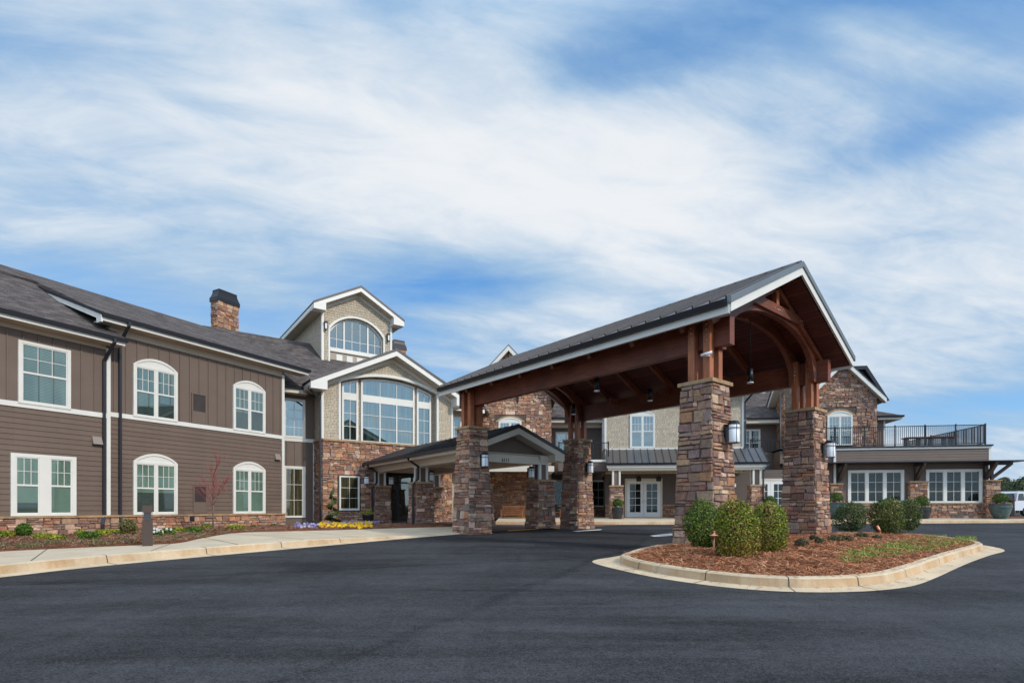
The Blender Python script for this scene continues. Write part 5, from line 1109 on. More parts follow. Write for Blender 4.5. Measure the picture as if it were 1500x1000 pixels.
# ================================================================ PLANTING
GRN = [(.045, .105, .010), (.075, .150, .012), (.11, .195, .016), (.03, .07, .008), (.17, .25, .02), (.25, .28, .028)]
def leafq(mb, p, nrm, s, col, rng, ar=.6):
    a = Vector((rng.uniform(-1, 1), rng.uniform(-1, 1), rng.uniform(-1, 1))).normalized(); u = nrm.cross(a)
    if u.length < .1: u = nrm.orthogonal()
    u.normalize(); v = nrm.cross(u); n = len(mb.v); s2 = s*ar
    mb.v += [tuple(p-u*s), tuple(p-v*s2), tuple(p+u*s), tuple(p+v*s2)]; mb.f.append((n, n+1, n+2, n+3)); mb.c.append(col); mb.sm.append(False)
def foliage(name, c, r, n, s, pal, rng, parent=None, boxy=2.4, lobes=9, fill=.3, local=Vector(), tipcol=None, zmin=None, rag=.0):
    """n leaves through a lumpy volume; half at its skin, the rest inside"""
    mb = MB(); lb = [(Vector((rng.gauss(0, 1), rng.gauss(0, 1), rng.gauss(0, .8))).normalized(), rng.uniform(.06, .17), rng.uniform(.35, .6)) for _ in range(lobes)]
    for _ in range(n):
        d = Vector((rng.gauss(0, 1), rng.gauss(0, 1), rng.gauss(0, 1))).normalized()
        k = 1/((abs(d.x)**boxy+abs(d.y)**boxy+abs(d.z)**boxy)**(1/boxy)); bump = 0
        for q, h, w in lb: bump += h*math.exp(-((d-q).length/w)**2)
        t = rng.uniform(.84, 1.04) if rng.random() > fill else rng.uniform(.45, .92)
        if rag and rng.random() < .12: t += rng.random()*rag
        k *= (.90+bump)*t; p = Vector((d.x*k*r[0], d.y*k*r[1], d.z*k*r[2]))+Vector(local)
        if zmin is not None and p.z < zmin: p.z = zmin+rng.random()*.04
        cl = rng.choice(pal); g_ = rng.uniform(.7, 1.35)
        if tipcol and rng.random() < tipcol[1]*max(0, bump*6): cl = tipcol[0]
        nn = (d+Vector((rng.gauss(0, .6), rng.gauss(0, .6), rng.gauss(0, .6)))).normalized()
        leafq(mb, p, nn, s*rng.uniform(.7, 1.3), tuple(q*g_ for q in cl), rng)
    o = mb.build(name, M['leaf'], parent)
    if parent is None: o.location = c
    return o
def stems(parent, rng, n, h, spread, r=.012, m='bark', name='stems'):
    mb = MB()
    for i in range(n):
        a = rng.uniform(0, 2*pi); k = rng.uniform(.3, 1)*spread; mb.tube([(0, 0, -.05), (k*.4*cos(a), k*.4*sin(a), h*.5), (k*cos(a), k*sin(a), h)], r, 5, [1, .8, .4])
    return mb.build(name, M[m], parent)
YG = [(.17, .22, .015), (.26, .28, .018), (.36, .30, .025), (.10, .16, .012), (.20, .24, .016)]
DG = [(.042, .08, .024), (.06, .10, .028), (.03, .06, .02), (.08, .12, .03), (.12, .13, .035)]
def shrub(px, py, w, h, pal, label, seed, tip=None, n=6500, group=None, depth=None, bx=2.6):
    p = on_island(px, py); k = p.y/800.0; rw, rh = w*k/2, h*k; rng = random.Random(seed)
    rw *= .88; rh *= 1.02; e = empty('boxwood_shrub', p-Vector((0, 0, .03)), label, 'shrub', group or 'clipped boxwood shrubs on the mulch island')
    foliage('foliage', None, (rw*1.0, rw*1.0, rh*.54), n, .021 if depth is None else depth, pal, rng, e, local=(0, 0, rh*.52), tipcol=tip, zmin=.03, fill=.35, boxy=bx if depth is None else 2.4, lobes=18, rag=.12); stems(e, rng, 7, rh*.7, rw*.6); return e
shrub(1031, 802, 57, 63, GRN+DG[:3], 'green boxwood shrub beside the nearest stone column, left of the yellowish one', 1, ((.16, .19, .04), .4), 8000)
shrub(1077, 813, 65, 76, GRN[:4]+YG, 'yellow tipped boxwood shrub right behind the copper path light', 2, ((.26, .20, .045), .6), 9500)
shrub(1126, 806, 54, 69, GRN[:3]+YG, 'boxwood shrub on the right of the three in front of the nearest column', 3, ((.24, .20, .05), .5), 7500)
shrub(1247, 777, 48, 40, DG, 'dark round boxwood shrub just right of the front right column', 4, None, 5500, depth=.028)
shrub(1299, 782, 47, 50, DG+GRN[:2]+YG[:1], 'boxwood shrub behind the small copper uplight', 5, ((.14, .13, .03), .4), 6000, depth=.028)
shrub(1331, 776, 32, 43, DG+GRN[:2], 'narrow boxwood shrub at the right end of the row on the island', 6, ((.12, .12, .03), .3), 4500, depth=.028)
# low seedlings on the island
for i, (px, py, w, h) in enumerate(((1174, 800, 20, 13), (1200, 796, 14, 9), (1224, 793, 24, 11), (1262, 788, 18, 9), (1241, 792, 16, 8), (1192, 790, 12, 7), (1285, 789, 14, 6))):
    rng = random.Random(80+i); p = on_island(px, py); k = p.y/800; o = foliage('low_seedling', p, (w*k/2, w*k/2, h*k*.6), 420, .02, [(.05, .07, .03), (.07, .09, .04), (.09, .07, .04)], rng, None, 2, local=(0, 0, h*k*.4), fill=.6)
    tag(o, ['small dark seedling nearest the yellowish boxwood', 'tiny sprig between the two leftmost seedlings and the column', 'widest dark seedling in front of the front right column', 'seedling at the foot of the dark round boxwood', 'seedling right beside the widest one', 'faint seedling close to the front right column base', 'flat seedling in front of the copper uplight'][i], 'seedling', 'low seedlings in the pine straw')
# pine straw and weeds
def needles(name, n, sampler, rng, pal, ln=(.06, .16), wd=.0022, lift=.03):
    mb = MB()
    for _ in range(n):
        p = sampler(rng)
        if p is None: continue
        a = rng.uniform(0, pi); l = rng.uniform(*ln)/2; d = Vector((cos(a), sin(a), rng.uniform(-.25, .35)))*l; s_ = Vector((-sin(a), cos(a), rng.uniform(-.5, .5)))*wd; q = p+Vector((0, 0, rng.uniform(.004, lift)))
        k = rng.uniform(.6, 1.5); mb.quad(q-d-s_, q-d+s_, q+d+s_, q+d-s_, tuple(c*k for c in rng.choice(pal)))
    return mb.build(name, M['needle'])
def isl_sample(rng):
    i = rng.randrange(NR); t = 1-sqrt(rng.random()); f = rng.random(); return isl(i, t*.98+.008).lerp(isl((i+1) % NR, t*.98+.008), f)
STR = [(.38, .145, .060), (.52, .22, .105), (.20, .07, .032), (.56, .30, .17), (.30, .105, .045)]
o = needles('pine_straw', 30000, isl_sample, random.Random(4), STR, wd=.0035, lift=.05); tag(o, 'reddish brown pine straw mulch covering the kerbed island', 'pine straw', kind='stuff')
def spill2(rng):
    i = rng.randrange(NR); d = rng.random(); q = off(i, .02+.09*d, .157) if rng.random() < .65 else off(i, .19+.3*d*d, .02); return q
o = needles('pine_straw', 700, spill2, random.Random(6), STR, wd=.003, lift=.008); tag(o, 'loose straws spilled over the island kerb and its gutter', 'pine straw', kind='stuff')
def bed_sample(rng):
    t = rng.random()*.75+.01; x = rng.random()*(NS-2); i = int(x); return bedpt(t, i).lerp(bedpt(t, i+1), x-i)
o = needles('pine_straw', 16000, bed_sample, random.Random(5), [(.20, .085, .05), (.26, .13, .085), (.13, .06, .04), (.30, .19, .13)], (.08, .2), .006, .04); tag(o, 'brown pine straw mulch in the long bed below the brown wing', 'pine straw', kind='stuff')
def blades(name, n, sampler, rng, pal, h=(.04, .10), w=.006):
    mb = MB()
    for _ in range(n):
        p = sampler(rng)
        if p is None: continue
        a = rng.uniform(0, 2*pi); hh_ = rng.uniform(*h); d = Vector((cos(a), sin(a), 0)); tip = p+d*hh_*rng.uniform(.5, 1.4)+Vector((0, 0, hh_)); s_ = Vector((-sin(a), cos(a), 0))*w
        k = rng.uniform(.7, 1.4); c = tuple(q*k for q in rng.choice(pal)); mid = p.lerp(tip, .5)+Vector((0, 0, hh_*.2)); mb.quad(p-s_, p+s_, mid+s_*.9, mid-s_*.9, c); mb.add((mid-s_*.9, mid+s_*.9, tip), ((0, 1, 2),), c)
    return mb.build(name, M['grass'])
rg = random.Random(12); tufts = []
while len(tufts) < 220:
    px = rg.uniform(1236, 1422); c_ = 822-(px-1236)*.155; py = c_+rg.uniform(-17, 3)*(.5 if px > 1380 else 1)
    if px < 1300 and rg.random() < .4: continue
    tufts.append(on_island(px, py))
def gs(rng): c = rng.choice(tufts); return c+Vector((rng.gauss(0, .075), rng.gauss(0, .075), -.01))
o = blades('weeds', 7000, gs, random.Random(13), [(.17, .27, .04), (.26, .34, .06), (.12, .20, .035), (.33, .35, .09)], (.03, .085), .008); tag(o, 'patch of low green weeds on the right half of the island', 'weeds', kind='stuff')
tufts2 = [bedpt(rg.uniform(.03, .22), rg.randrange(4, 36))+Vector((0, 0, .0)) for _ in range(90)]
def gs2(rng): c = rng.choice(tufts2); return c+Vector((rng.gauss(0, .14), rng.gauss(0, .14), 0))
o = blades('weeds', 2600, gs2, random.Random(14), [(.10, .14, .04), (.14, .17, .06), (.20, .18, .09), (.17, .15, .08)], (.03, .08), .006); tag(o, 'thin green and straw weeds along the front of the left bed', 'weeds', kind='stuff')
# bed plants by the wing: px, base row, width, height, kind
def bed_pos(px, py):
    a = (px-CX)/FP; b = (YH-py)/FP; z = .30; t = (z-CZ)/b; return Vector((a*t, t, z-.03))
BP = [(8, 787, 22, 12, 0, 'low yellow green plant at the left edge of the picture'), (35, 786, 24, 22, 1, 'dense green leafy shrub under the double window at far left'), (62, 790, 28, 12, 2, 'yellow green mound right of the dense green shrub'), (82, 791, 26, 10, 0, 'low spreading plant below the gap left of the downspouts'),
      (117, 786, 18, 12, 0, 'small green clump just left of the first downspout'), (132, 790, 32, 14, 1, 'green clump in front of the first downspout'), (150, 785, 22, 12, 2, 'yellowish clump between the two downspouts'), (166, 783, 28, 10, 0, 'low clump left of the tall loose shrub'), (188, 784, 26, 26, 3, 'tall loose shrub right of the second downspout'),
      (230, 786, 16, 14, 1, 'small shrub with white flowers just right of the bollard'), (245, 784, 22, 12, 4, 'white flowering clump right of the bollard'), (262, 781, 22, 11, 2, 'yellow green clump left of the wall unit'), (284, 781, 28, 12, 1, 'green clump in front of the wall unit'), (302, 776, 18, 10, 0, 'low clump just left of the red twigged tree'),
      (345, 777, 30, 11, 2, 'yellow green clump under the right arched window'), (372, 774, 12, 7, 1, 'tiny tuft right of the arched window'), (401, 772, 12, 7, 1, 'tiny tuft at the corner of the brown wing')]
for i, (px, py, w, h, kd, lab) in enumerate(BP):
    p = bed_pos(px, py); k = p.y/800; rng = random.Random(200+i); pal = (YG[:3]+GRN[:2], GRN[:4], YG, [(.10, .13, .03), (.16, .16, .05), (.14, .08, .04)], GRN[:3])[kd]
    e = empty('bed_plant', p, lab, 'plant', 'small plants in the bed below the brown wing'); foliage('foliage', None, (w*k/2, w*k/2*.8, h*k*.55), int(260+w*h*1.6), .028, pal, rng, e, 2, local=(0, 0, h*k*.5), fill=.6, zmin=.0); stems(e, rng, 5, h*k*.8, w*k*.35, .006)
    if kd == 4 or i in (9,):
        mb = MB()
        for _ in range(7):
            q = Vector((rng.uniform(-.5, .5)*w*k, rng.uniform(-.3, .1)*w*k-.1, h*k*rng.uniform(.5, 1.05)))
            for s_ in range(5): a = s_*1.256; leafq(mb, q+Vector((cos(a)*.02, -.02, sin(a)*.02)), Vector((0, -1, .3)).normalized(), .026, (.75, .75, .72), rng, .8)
        mb.build('flowers', M['petal'], e)
# red twigged tree
p = bed_pos(312, 775.5); e = empty('young_maple', p, 'young bare tree with thin red twigs in front of the brown wing', 'tree'); rng = random.Random(33)
k = p.y/800; H_ = 104*k; mb = MB(); mb.tube([(0, 0, -.1), (.01, 0, H_*.2), (-.01, .01, H_*.42)], .032, 7, [1.1, .9, .75]); mb.build('trunk', M['bark'], e)
mb = MB()
def twig(a, d, l, r, lv):
    b = a+d*l; m_ = a.lerp(b, .5)+Vector((rng.uniform(-1, 1), rng.uniform(-1, 1), .4))*l*.06; mb.tube([a, m_, b], r*.62, 5, [1, .8, .5])
    if lv == 0: return
    for _ in range(rng.choice((3, 4, 5)) if lv > 1 else 4):
        t = rng.uniform(.3, 1); q = a.lerp(b, t); nd_ = (d+Vector((rng.gauss(0, .45), rng.gauss(0, .35), rng.uniform(-.1, .5)))).normalized(); twig(q, nd_, l*rng.uniform(.45, .75), r*.6, lv-1)
twig(Vector((-.01, .01, H_*.40)), Vector((.02, 0, 1)), H_*.42, .022, 3)
for i in range(11):
    z = H_*rng.uniform(.27, .55); a = i*2.4; d = Vector((cos(a)*.62, sin(a)*.5, .75)).normalized(); twig(Vector((0, 0, z)), d, H_*rng.uniform(.22, .34), .013, 2)
mb.build('branches', M['redbark'], e)
# tall thin evergreen by the hall
p = Vector(((487-CX)/FP*27.3, 27.3, .27)); e = empty('spiral_evergreen', p, 'slim pointed evergreen against the stone wall left of the small window', 'tree'); rng = random.Random(34); k = p.y/800; H_ = 54*k
mb = MB(); mb.tube([(0, 0, -.1), (0, 0, H_*.9)], .03, 6, [1, .3]); mb.build('trunk', M['bark'], e); mb = MB()
for _ in range(7500):
    t = rng.random()**1.3; th = t*20+rng.gauss(0, .5); w_ = (.46*(1-t)+.07)*(.72+.28*abs(sin(t*16))); r = w_*rng.uniform(.3, 1); q = Vector((cos(th)*r, sin(th)*r, .1+t*(H_-.1))); g_ = rng.uniform(.7, 1.4)
    leafq(mb, q, Vector((cos(th), sin(th), .5)).normalized(), .03, tuple(c*g_ for c in rng.choice(DG+GRN[:1])), rng, .5)
mb.build('foliage', M['leaf'], e)
# pansies
def pansies(label, cat, name, px0, px1, yb, n, cols, grn, seed):
    rng = random.Random(seed); mb = MB(); lf = MB()
    for _ in range(n):
        px = rng.uniform(px0, px1); p = bed_pos(px, rng.uniform(*yb)); p.z += rng.uniform(.02, .14)
        for _ in range(6): leafq(lf, p+Vector((rng.gauss(0, .05), rng.gauss(0, .05), rng.uniform(-.08, 0))), Vector((rng.gauss(0, .4), rng.gauss(0, .4), 1)).normalized(), .035, tuple(c*rng.uniform(.7, 1.3) for c in rng.choice(grn)), rng, .6)
        if rng.random() < .6:
            c = rng.choice(cols)
            for a in (0, 1.3, 2.6, 3.9, 5.2): leafq(mb, p+Vector((cos(a)*.025, -.03, .05+sin(a)*.025)), Vector((rng.gauss(0, .3), -1, .6)).normalized(), .034, tuple(q*rng.uniform(.85, 1.15) for q in c), rng, .8)
    o = mb.build(name, M['petal']); tag(o, label, cat, kind='stuff'); lf.build('leaves', M['leaf'], o)
pansies('drift of yellow pansies in front of the stone wall by the entry', 'pansies', 'yellow_pansies', 468, 545, (767.5, 775), 420, [(.85, .52, .01), (.80, .42, .01), (.9, .6, .03)], [(.06, .10, .03), (.08, .13, .04)], 41)
pansies('violet and white pansies left of the yellow ones', 'pansies', 'violet_pansies', 431, 470, (769, 776), 110, [(.20, .17, .42), (.30, .28, .52), (.55, .55, .62)], [(.05, .10, .05), (.07, .12, .06)], 42)
pansies('pale green and blue edging plants behind the yellow pansies', 'plants', 'edging_plants', 480, 556, (766.5, 768.5), 150, [(.25, .25, .6)], [(.10, .17, .12), (.07, .13, .08), (.13, .20, .14)], 43)

# ================================================================ POTS, LAMPS AND FURNITURE
def pot_plant(px, Y, z, w, h, bd, mt, label, seed, teal=False, flowers=None):
    X = (px-CX)/FP*Y; e = empty('planter', (X, Y, z), label, 'planter', 'glazed planters along the walks'); rng = random.Random(seed)
    r = w/2; prof = [(r*.55, 0), (r*.62, .03), (r*.82, h*.35), (r*.97, h*.68), (r, h*.84), (r*.93, h*.93), (r*1.02, h*.97)] if teal else [(r*.72, 0), (r*.78, .04), (r*.95, h*.5), (r*.99, h*.85), (r*.97, h*.93), (r*1.0, h*.96)]
    mb = MB(); mb.lathe(prof, 28, caps=False); mb.build('pot', M[mt], e); mb = MB(); rr = prof[-1][0]; mb.lathe([(rr, h*.97), (rr+.015, h*.985), (rr+.01, h), (rr-.05, h), (rr-.05, h*.92)], 28, caps=False); mb.build('rim', M['rim'], e)
    mb = MB(); mb.lathe([(.01, h*.93), (rr-.045, h*.93)], 24, caps=False); mb.build('soil', M['soil'], e)
    foliage('foliage', None, (bd/2,)*3, 2600, .026, GRN[:4]+DG[:2] if not flowers == 'y' else YG+GRN, rng, e, 2, local=(0, 0, h*.95+bd*.42), fill=.4); mb = MB(); mb.tube([(0, 0, h*.9), (0, 0, h+bd*.3)], .03, 6); mb.build('stem', M['bark'], e)
    mb = MB()
    for _ in range(60):
        a = rng.uniform(0, 2*pi); q = Vector((cos(a)*rr*.88, sin(a)*rr*.88, h+rng.uniform(0, .07))); c = rng.choice([(.8, .5, .02), (.25, .15, .5), (.15, .22, .05), (.12, .2, .04)]) if flowers != 'g' else rng.choice([(.2, .3, .05), (.3, .12, .5), (.15, .25, .05)])
        leafq(mb, q, Vector((cos(a), sin(a), .6)).normalized(), .035, c, rng, .8)
    mb.build('trailing_flowers', M['petal'], e); return e
pot_plant(904.5, 33.0, .43, .70, .74, .62, 'black_glaze', 'black planter with a boxwood ball beside the french doors', 1, flowers='g')
pot_plant(1128, 32.4, .43, .78, .86, .70, 'black_glaze', 'black planter with boxwood ball seen over the nearest shrubs', 2)
pot_plant(1225, 33.0, .44, 1.05, 1.02, .78, 'teal_glaze', 'teal planter behind the dark round shrub', 3, True)
pot_plant(1351, 33.9, .47, .94, .72, .84, 'black_glaze', 'wide black planter with boxwood ball between the two triple windows', 4)
pot_plant(1465.5, 33.6, .47, 1.14, .92, .80, 'teal_glaze', 'big green glazed planter at the corner pillar of the flat roofed block', 5, True, flowers='g')
e = empty('planter', FG.W(1.95, -1.3, .30), 'small black planter of yellow pansies left of the porch pier', 'planter', 'glazed planters along the walks'); mb = MB(); mb.lathe([(.2, 0), (.27, .25), (.30, .45), (.31, .5), (.28, .5), (.27, .46), (.01, .45)], 20, caps=False); mb.build('pot', M['black_glaze'], e)
rng = random.Random(9); mb = MB()
for _ in range(260): leafq(mb, Vector((rng.gauss(0, .13), rng.gauss(0, .13), .5+abs(rng.gauss(0, .12)))), Vector((rng.gauss(0, .5), -.5, 1)).normalized(), .035, rng.choice([(.8, .5, .02), (.08, .14, .03), (.10, .18, .04), (.2, .25, .04)]), rng, .8)
mb.build('yellow_flowers', M['petal'], e)
# square bollard light
p = bed_pos(216, 795); e = empty('bollard_light', p, 'square bronze bollard light with louvres at the edge of the sidewalk', 'bollard', rz=R(35)); w_ = .105; h_ = .93
mb = MB(); mb.box(-w_, w_, -w_, w_, -.05, h_*.60); mb.box(-w_*.96, w_*.96, -w_*.96, w_*.96, h_*.82, h_); mb.build('housing', M['bronze'], e); mb = MB()
for i in range(5): z = h_*(.62+.042*i); mb.box(-w_, w_, -w_, w_, z, z+.012)
mb.build('louvres', M['bronze'], e); mb = MB(); mb.box(-w_*.7, w_*.7, -w_*.7, w_*.7, h_*.6, h_*.82); mb.build('lamp_glass', M['drip'], e)
# copper path light and uplight
p = on_island(1045, 815); e = empty('path_light', p, 'copper mushroom path light on a thin stake before the shrubs', 'garden light'); h_ = 38*p.y/800
mb = MB(); mb.tube([(0, 0, -.05), (.022, 0, h_*.86)], .0125, 10); mb.build('stake', M['copper'], e); mb = MB(); x=.022; mb.lathe([(.015, h_*.80), (.098, h_*.815), (.10, h_*.825), (.05, h_*.865), (.022, h_*.90), (.018, h_*.95), (.022, h_*.97), (.018, h_)], 20, (x, 0), caps=True); mb.build('hat', M['copper'], e)
p = on_island(1289, 783); e = empty('uplight', p, 'small tilted copper uplight in the straw in front of a boxwood', 'garden light'); mb = MB(); mb.tube([(.01, 0, 0), (0, 0, .10)], .015, 8); mb.build('stake', M['copper'], e); mb = MB(); mb.tube([(.02, 0, .08), (-.02, .02, .17), (-.06, .04, .27)], .036, 12, [.7, 1, 1]); mb.build('lamp_head', M['copper'], e)
p = onground(1281, 784.5, .28); mb = MB(); mb.box(-.12, .12, -.08, .08, 0, .03); o = mb.build('stepping_plate', M['drip']); o.location = on_island(1279, 785); tag(o, 'small flat grey plate in the straw beside the uplight', 'plate')
# wall lanterns
def lantern(fr, x, y, z, label, r=.125, h=.44, group='cylinder lanterns on the stone columns'):
    """back plate towards +y of the frame"""
    w = fr.W(x, y, z); e = empty('wall_lantern', w, label, 'lantern', group, rz=fr.phi)
    mb = MB(); mb.box(-.07, .07, .17, .21, -.18, .22); mb.tube([(0, .18, .16), (0, .10, .30), (0, 0, .27)], .014, 8); mb.lathe([(r*1.08, h/2-.02), (r*1.06, h/2), (r*.8, h/2+.05), (r*.2, h/2+.075)], 20); mb.lathe([(r*.9, -h/2-.012), (r*1.0, -h/2), (r*.9, -h/2+.01)], 20)
    for z_ in (h*.28, h*.22): mb.lathe([(r*1.02, z_-.007), (r*1.03, z_), (r*1.02, z_+.007)], 20, caps=False)
    for a in (.6, 2.5, 4.1, 5.4): mb.tube([(r*1.03*cos(a), r*1.03*sin(a), -h/2), (r*1.03*cos(a), r*1.03*sin(a), h/2)], .006, 5)
    mb.build('frame', M['lantern'], e); mb = MB(); mb.lathe([(r*.98, -h/2), (r, -h/2+.02), (r, h/2)], 24, caps=True); mb.build('lamp_glass', M['lamp_glass'], e); return e
for (cx, cy, lab) in ((0, 0, 'white cylinder lantern on the nearest stone column'), (CA, 0, 'white cylinder lantern on the front right stone column'), (0, CB, 'white cylinder lantern on the back left stone column'), (CA, CB, 'white cylinder lantern on the back right stone column')):
    hs_ = .527+(.387-.527)*(2.8-.2)/(4.1-.2); lantern(FC, cx+.10, cy-hs_-.24, 2.87, lab)
for x, y, lab in ((PX0-.75, -.28, 'white lantern on the stone wall left of the porch'), (PX0+.55, -.5, 'white lantern hanging beside the first porch pier'), (PX0+.5, -5.4, 'white lantern beside the middle left porch pier'), (PX1-.55, -.5, 'white lantern beside the far right porch pier'), (PX1-.6, -10.25, 'white lantern beside the front right porch pier')):
    lantern(FG, x, y, 2.62, lab, .13, .40, 'cylinder lanterns of the entry porch')
for x, lab in ((.45, 'small lantern left of the french doors'), (4.75, 'small lantern between french doors and nearest column'), (8.35, 'small lantern right of the nearest stone column')):
    lantern(FH, x, HY-.24, 2.62, lab, .09, .28, 'small lanterns on the middle block')
# pendant lights
def pendant(fr, x, y, zb, zt, label, r=.075, h=.40, group='cylinder lights hanging under the canopy', m2='white'):
    e = empty('pendant_light', fr.W(x, y, zb), label, 'pendant light', group); mb = MB(); mb.tube([(0, 0, h), (0, 0, zt-zb)], .01, 6); mb.lathe([(r, .03), (r, h), (.02, h+.01)], 18); mb.build('housing', M['lantern'], e)
    mb = MB(); mb.lathe([(r*1.15, 0), (r*1.2, .015), (r*1.02, .03)], 18); mb.build('lamp_glass', M['lamp_glass'], e)
def roofz(x): return zr0-abs(x-CA/2)*pc
for x, y, lab in ((CA/2, .31, 'cylinder pendant nearest the front gable'), (CA/2, 3.64, 'cylinder pendant in the middle of the canopy'), (CA/2, 7.05, 'cylinder pendant nearest the back left column'), (.41, 3.77, 'cylinder pendant close to the left long beam')):
    pendant(FC, x, y, 4.60, roofz(x)+.05, lab)
def lantern_box(fr, x, y, z, zt, lab, grp):
    e = empty('hanging_lantern', fr.W(x, y, z), lab, 'lantern', grp); mb = MB(); mb.tube([(0, 0, .34), (0, 0, zt-z)], .008, 6); mb.lathe([(.10, 0), (.16, .02), (.17, .26), (.13, .33), (.04, .36)], 12); mb.build('shade', M['lantern'], e); mb = MB(); mb.lathe([(.09, -.03), (.10, 0)], 12); mb.build('lamp_glass', M['lamp_glass'], e)
lantern_box(FG, PC, -3.0, 2.55, 3.44, 'black hanging lantern in the back of the entry porch', 'black lanterns hanging in the porches'); lantern_box(FG, PC, -8.3, 2.62, 3.44, 'black hanging lantern in the front of the entry porch', 'black lanterns hanging in the porches')
lantern_box(FH, 2.05, -1.1, 2.82, 3.68, 'black hanging lantern above the left french door leaf', 'black lanterns hanging in the porches'); lantern_box(FH, 3.3, -1.1, 2.82, 3.68, 'black hanging lantern above the right french door leaf', 'black lanterns hanging in the porches')
# bench
e = empty('bench', ((751-CX)/FP*34.2, 34.2, .34), 'slatted teak bench against the stone wall under the entry porch', 'bench', rz=R(-14)); m_ = 'bench'
for x in (-.68, .68):
    for y, h in ((-.25, .62), (.25, .92)): mb = MB(); mb.box(x-.035, x+.035, y-.035, y+.035, 0, h); mb.build('leg', M[m_], e)
    mb = MB(); mb.box(x-.04, x+.04, -.30, .26, .62, .66); mb.build('armrest', M[m_], e)
mb = MB(); [mb.box(-.68, .68, y, y+.08, .42, .445) for y in (-.27, -.17, -.07, .03, .13)]; mb.box(-.66, .66, -.26, -.22, .34, .42); mb.box(-.66, .66, -.26, -.23, .14, .20); mb.build('seat', M[m_], e)
mb = MB(); mb.box(-.66, .66, .23, .27, .85, .93); mb.box(-.66, .66, .23, .27, .48, .53); [mb.box(x-.02, x+.02, .235, .262, .53, .85) for x in [(-.6+.1*i) for i in range(13)]]; mb.build('backrest', M[m_], e)
e = empty('armchair', ((818-CX)/FP*35.0, 35.0, .46), 'wooden armchair with a black cushion half hidden by the back right column', 'chair', rz=R(60))
for x in (-.27, .27):
    for y, h in ((-.25, .6), (.25, .95)): mb = MB(); mb.box(x-.025, x+.025, y-.025, y+.025, 0, h); mb.build('leg', M[m_], e)
mb = MB(); mb.box(-.27, .27, -.25, .25, .38, .42); mb.build('seat', M[m_], e); mb = MB(); mb.box(-.24, .24, -.24, .2, .42, .5); mb.box(-.24, .24, .16, .22, .5, .92); mb.build('cushion', M['lantern'], e); mb = MB(); mb.box(-.27, .27, .23, .27, .8, .95); mb.build('backrest', M[m_], e)
# table on the deck
q = FK.W(6.0, 2.2, 5.14); e = empty('picnic_table', q, 'long red topped picnic table on the roof deck behind the railing', 'table', rz=FK.phi+R(-4)); mb = MB(); [mb.box(-1.5, 1.5, y, y+.14, .74, .80) for y in (-.4, -.24, -.08, .08, .24)]; mb.build('tabletop', M['wood_x'], e)
for x in (-1.35, -.6, .15, .9, 1.35): mb = MB(); mb.box(x-.05, x+.05, -.3, .3, 0, .74); mb.build('leg', M['drip'], e)
# dark post right of the big planter
mb = MB(); mb.box(-.12, .12, -.12, .12, 0, 1.08); mb.box(-.14, .14, -.14, .14, 1.08, 1.13); o = mb.build('utility_post', M['lantern']); o.location = ((1481-CX)/FP*35.4, 35.4, .5); tag(o, 'short dark square post between the green planter and the white car', 'post')

# ================================================================ CAR AND FAR TREES
cy_ = 42.0; cxl = (1469-CX)/FP*cy_; e = empty('parked_car', (cxl+2.6, cy_, .51), 'white parked car with dark windows at the right edge', 'car')
body = [(-2.6, .42), (-2.6, 1.05), (-2.52, 1.15), (-2.42, 1.75), (-2.2, 1.86), (.6, 1.84), (1.25, 1.22), (2.4, 1.05), (2.6, .85), (2.6, .42)]
mb = MB(); n = len(body)
def sec(y, k): return [(x*(1 if z < 1.1 else k), y, z) for x, z in body]
mb.loft([sec(-.98, .98), sec(-1.0, .985), sec(1.0, .985)], closed=True); o_ = [Vector(p) for p in sec(-.98, .98)]
mb.add(o_, [tuple(range(n))]); mb.add(sec(1.0, .985), [tuple(range(n-1, -1, -1))]); b_ = mb.build('body', M['carpaint'], e)
mb = MB()
for q in ([(-2.36, 1.18), (-2.28, 1.68), (-1.95, 1.70), (-1.85, 1.18)], [(-1.72, 1.18), (-1.72, 1.70), (-.7, 1.70), (-.7, 1.18)], [(-.6, 1.18), (-.6, 1.70), (.45, 1.68), (.95, 1.18)]): mb.prism_y(q, -1.0, -.975)
mb.build('side_window', M['carglass'], e); mb = MB(); mb.prism_x([(-.85, 1.2), (.85, 1.2), (.75, 1.7), (-.75, 1.7)], -2.56, -2.44); mb.build('rear_window', M['carglass'], e)
for x in (-1.65, 1.65):
    for y in (-.88, .88):
        mb = MB(); mb.tube([(x, y-.12, .36), (x, y+.12, .36)], .36, 24, smooth=False); w = mb.build('wheel', M['tyre'], e); mb = MB(); mb.tube([(x, y-.135, .36), (x, y-.11, .36)], .21, 20, smooth=False); mb.build('rim', M['bolt'], w)
for x in (-.8, .4): mb = MB(); mb.box(x-.12, x+.06, -1.02, -.995, 1.02, 1.06); mb.build('door_handle', M['drip'], e)
mb = MB(); mb.box(-2.63, -2.56, -.95, -.78, .95, 1.25); mb.box(-2.63, -2.56, .78, .95, .95, 1.25); mb.build('tail_light', mat('red_lens', (.3, .02, .02), .2), e)
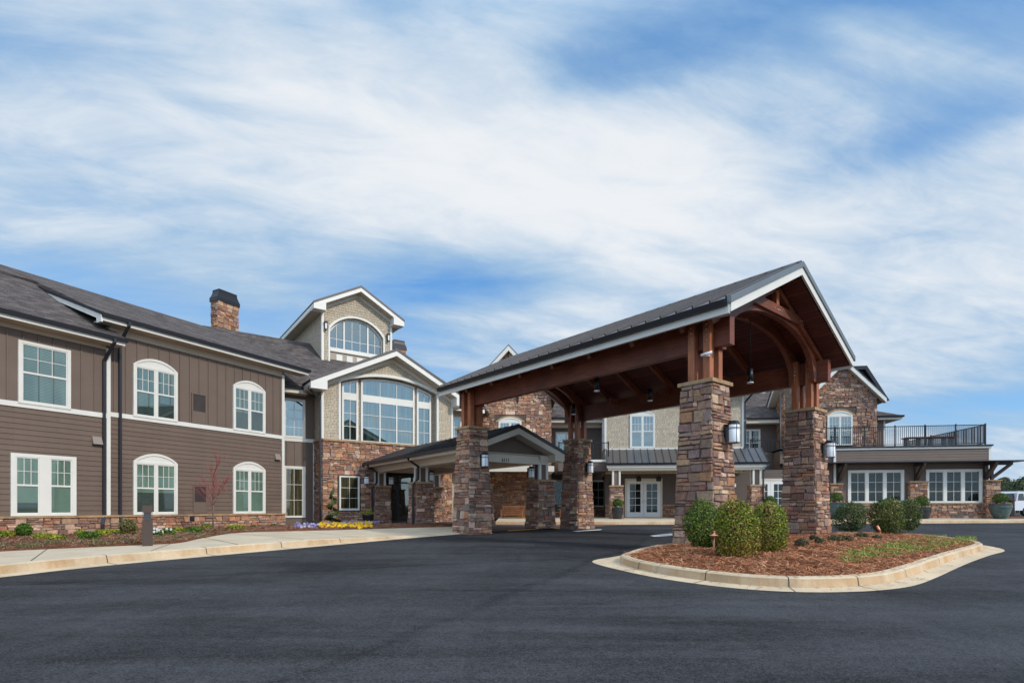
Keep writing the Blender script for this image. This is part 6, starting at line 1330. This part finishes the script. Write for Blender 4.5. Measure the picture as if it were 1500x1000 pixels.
mb = MB(); mb.box(-2.3, .2, -.8, -.76, 1.88, 1.92); mb.build('roof_rail', M['drip'], e); mb = MB(); mb.box(-2.3, .2, .76, .8, 1.88, 1.92); mb.build('roof_rail', M['drip'], e)
def far_tree(px, Y, ytop, wpx, kind, label, seed, gap=.0):
    rng = random.Random(seed); X = (px-CX)/FP*Y; H = CZ+(YH-ytop)/FP*Y; w = wpx*Y/FP; e = empty('tree', (X, Y, -.1), label, 'tree', 'trees beyond the car park')
    mb = MB(); mb.tube([(0, 0, 0), (.1, 0, H*.45), (0, .1, H*.85)], .18, 7, [1.2, .8, .3])
    clumps = []
    for i in range(26 if kind else 18):
        a = rng.uniform(0, 2*pi); z = H*rng.uniform(.15 if not kind else .55, .93); r = w/2*rng.uniform(.2, .85)*(1-.5*(z/H)**2); c = Vector((cos(a)*r, sin(a)*r, z)); clumps.append((c, rng.uniform(.16, .30)*w*(.6 if kind else 1)))
        mb.tube([(0, 0, z*.75), c*.5+Vector((0, 0, z*.42)), c], .05, 5, [1, .7, .4])
    clumps.append((Vector((0, 0, H*.93)), w*.14)); mb.build('trunk', M['bark'], e); mb = MB(); pal = [(.05, .075, .035), (.035, .06, .028), (.07, .09, .04), (.085, .085, .04)] if not kind else [(.04, .055, .03), (.055, .07, .035)]
    for c, r in clumps:
        for _ in range(170):
            d = Vector((rng.gauss(0, 1), rng.gauss(0, 1), rng.gauss(0, .8))).normalized()*r*rng.uniform(.5, 1.05); g_ = rng.uniform(.6, 1.5); leafq(mb, c+d, d.normalized(), .16, tuple(q*g_ for q in rng.choice(pal)), rng, .7)
    mb.build('crown', M['leaf'], e)
FT_ = [(1442, 85, 706, 50, 0, 'broad olive tree behind the corner pillar'), (1471, 95, 697, 26, 1, 'thin topped pine above the white car'), (1462, 80, 711, 46, 0, 'low olive tree just left above the car'), (1490, 78, 706, 52, 0, 'dark rounded tree above the car roof'), (1500, 92, 696, 24, 1, 'thin pine at the right edge of the picture'), (1530, 84, 700, 60, 0, 'tree cut by the right edge of the picture'), (1412, 110, 712, 60, 0, 'tree hidden mostly by the flat roofed block')]
for i, t in enumerate(FT_): far_tree(*t, 300+i)
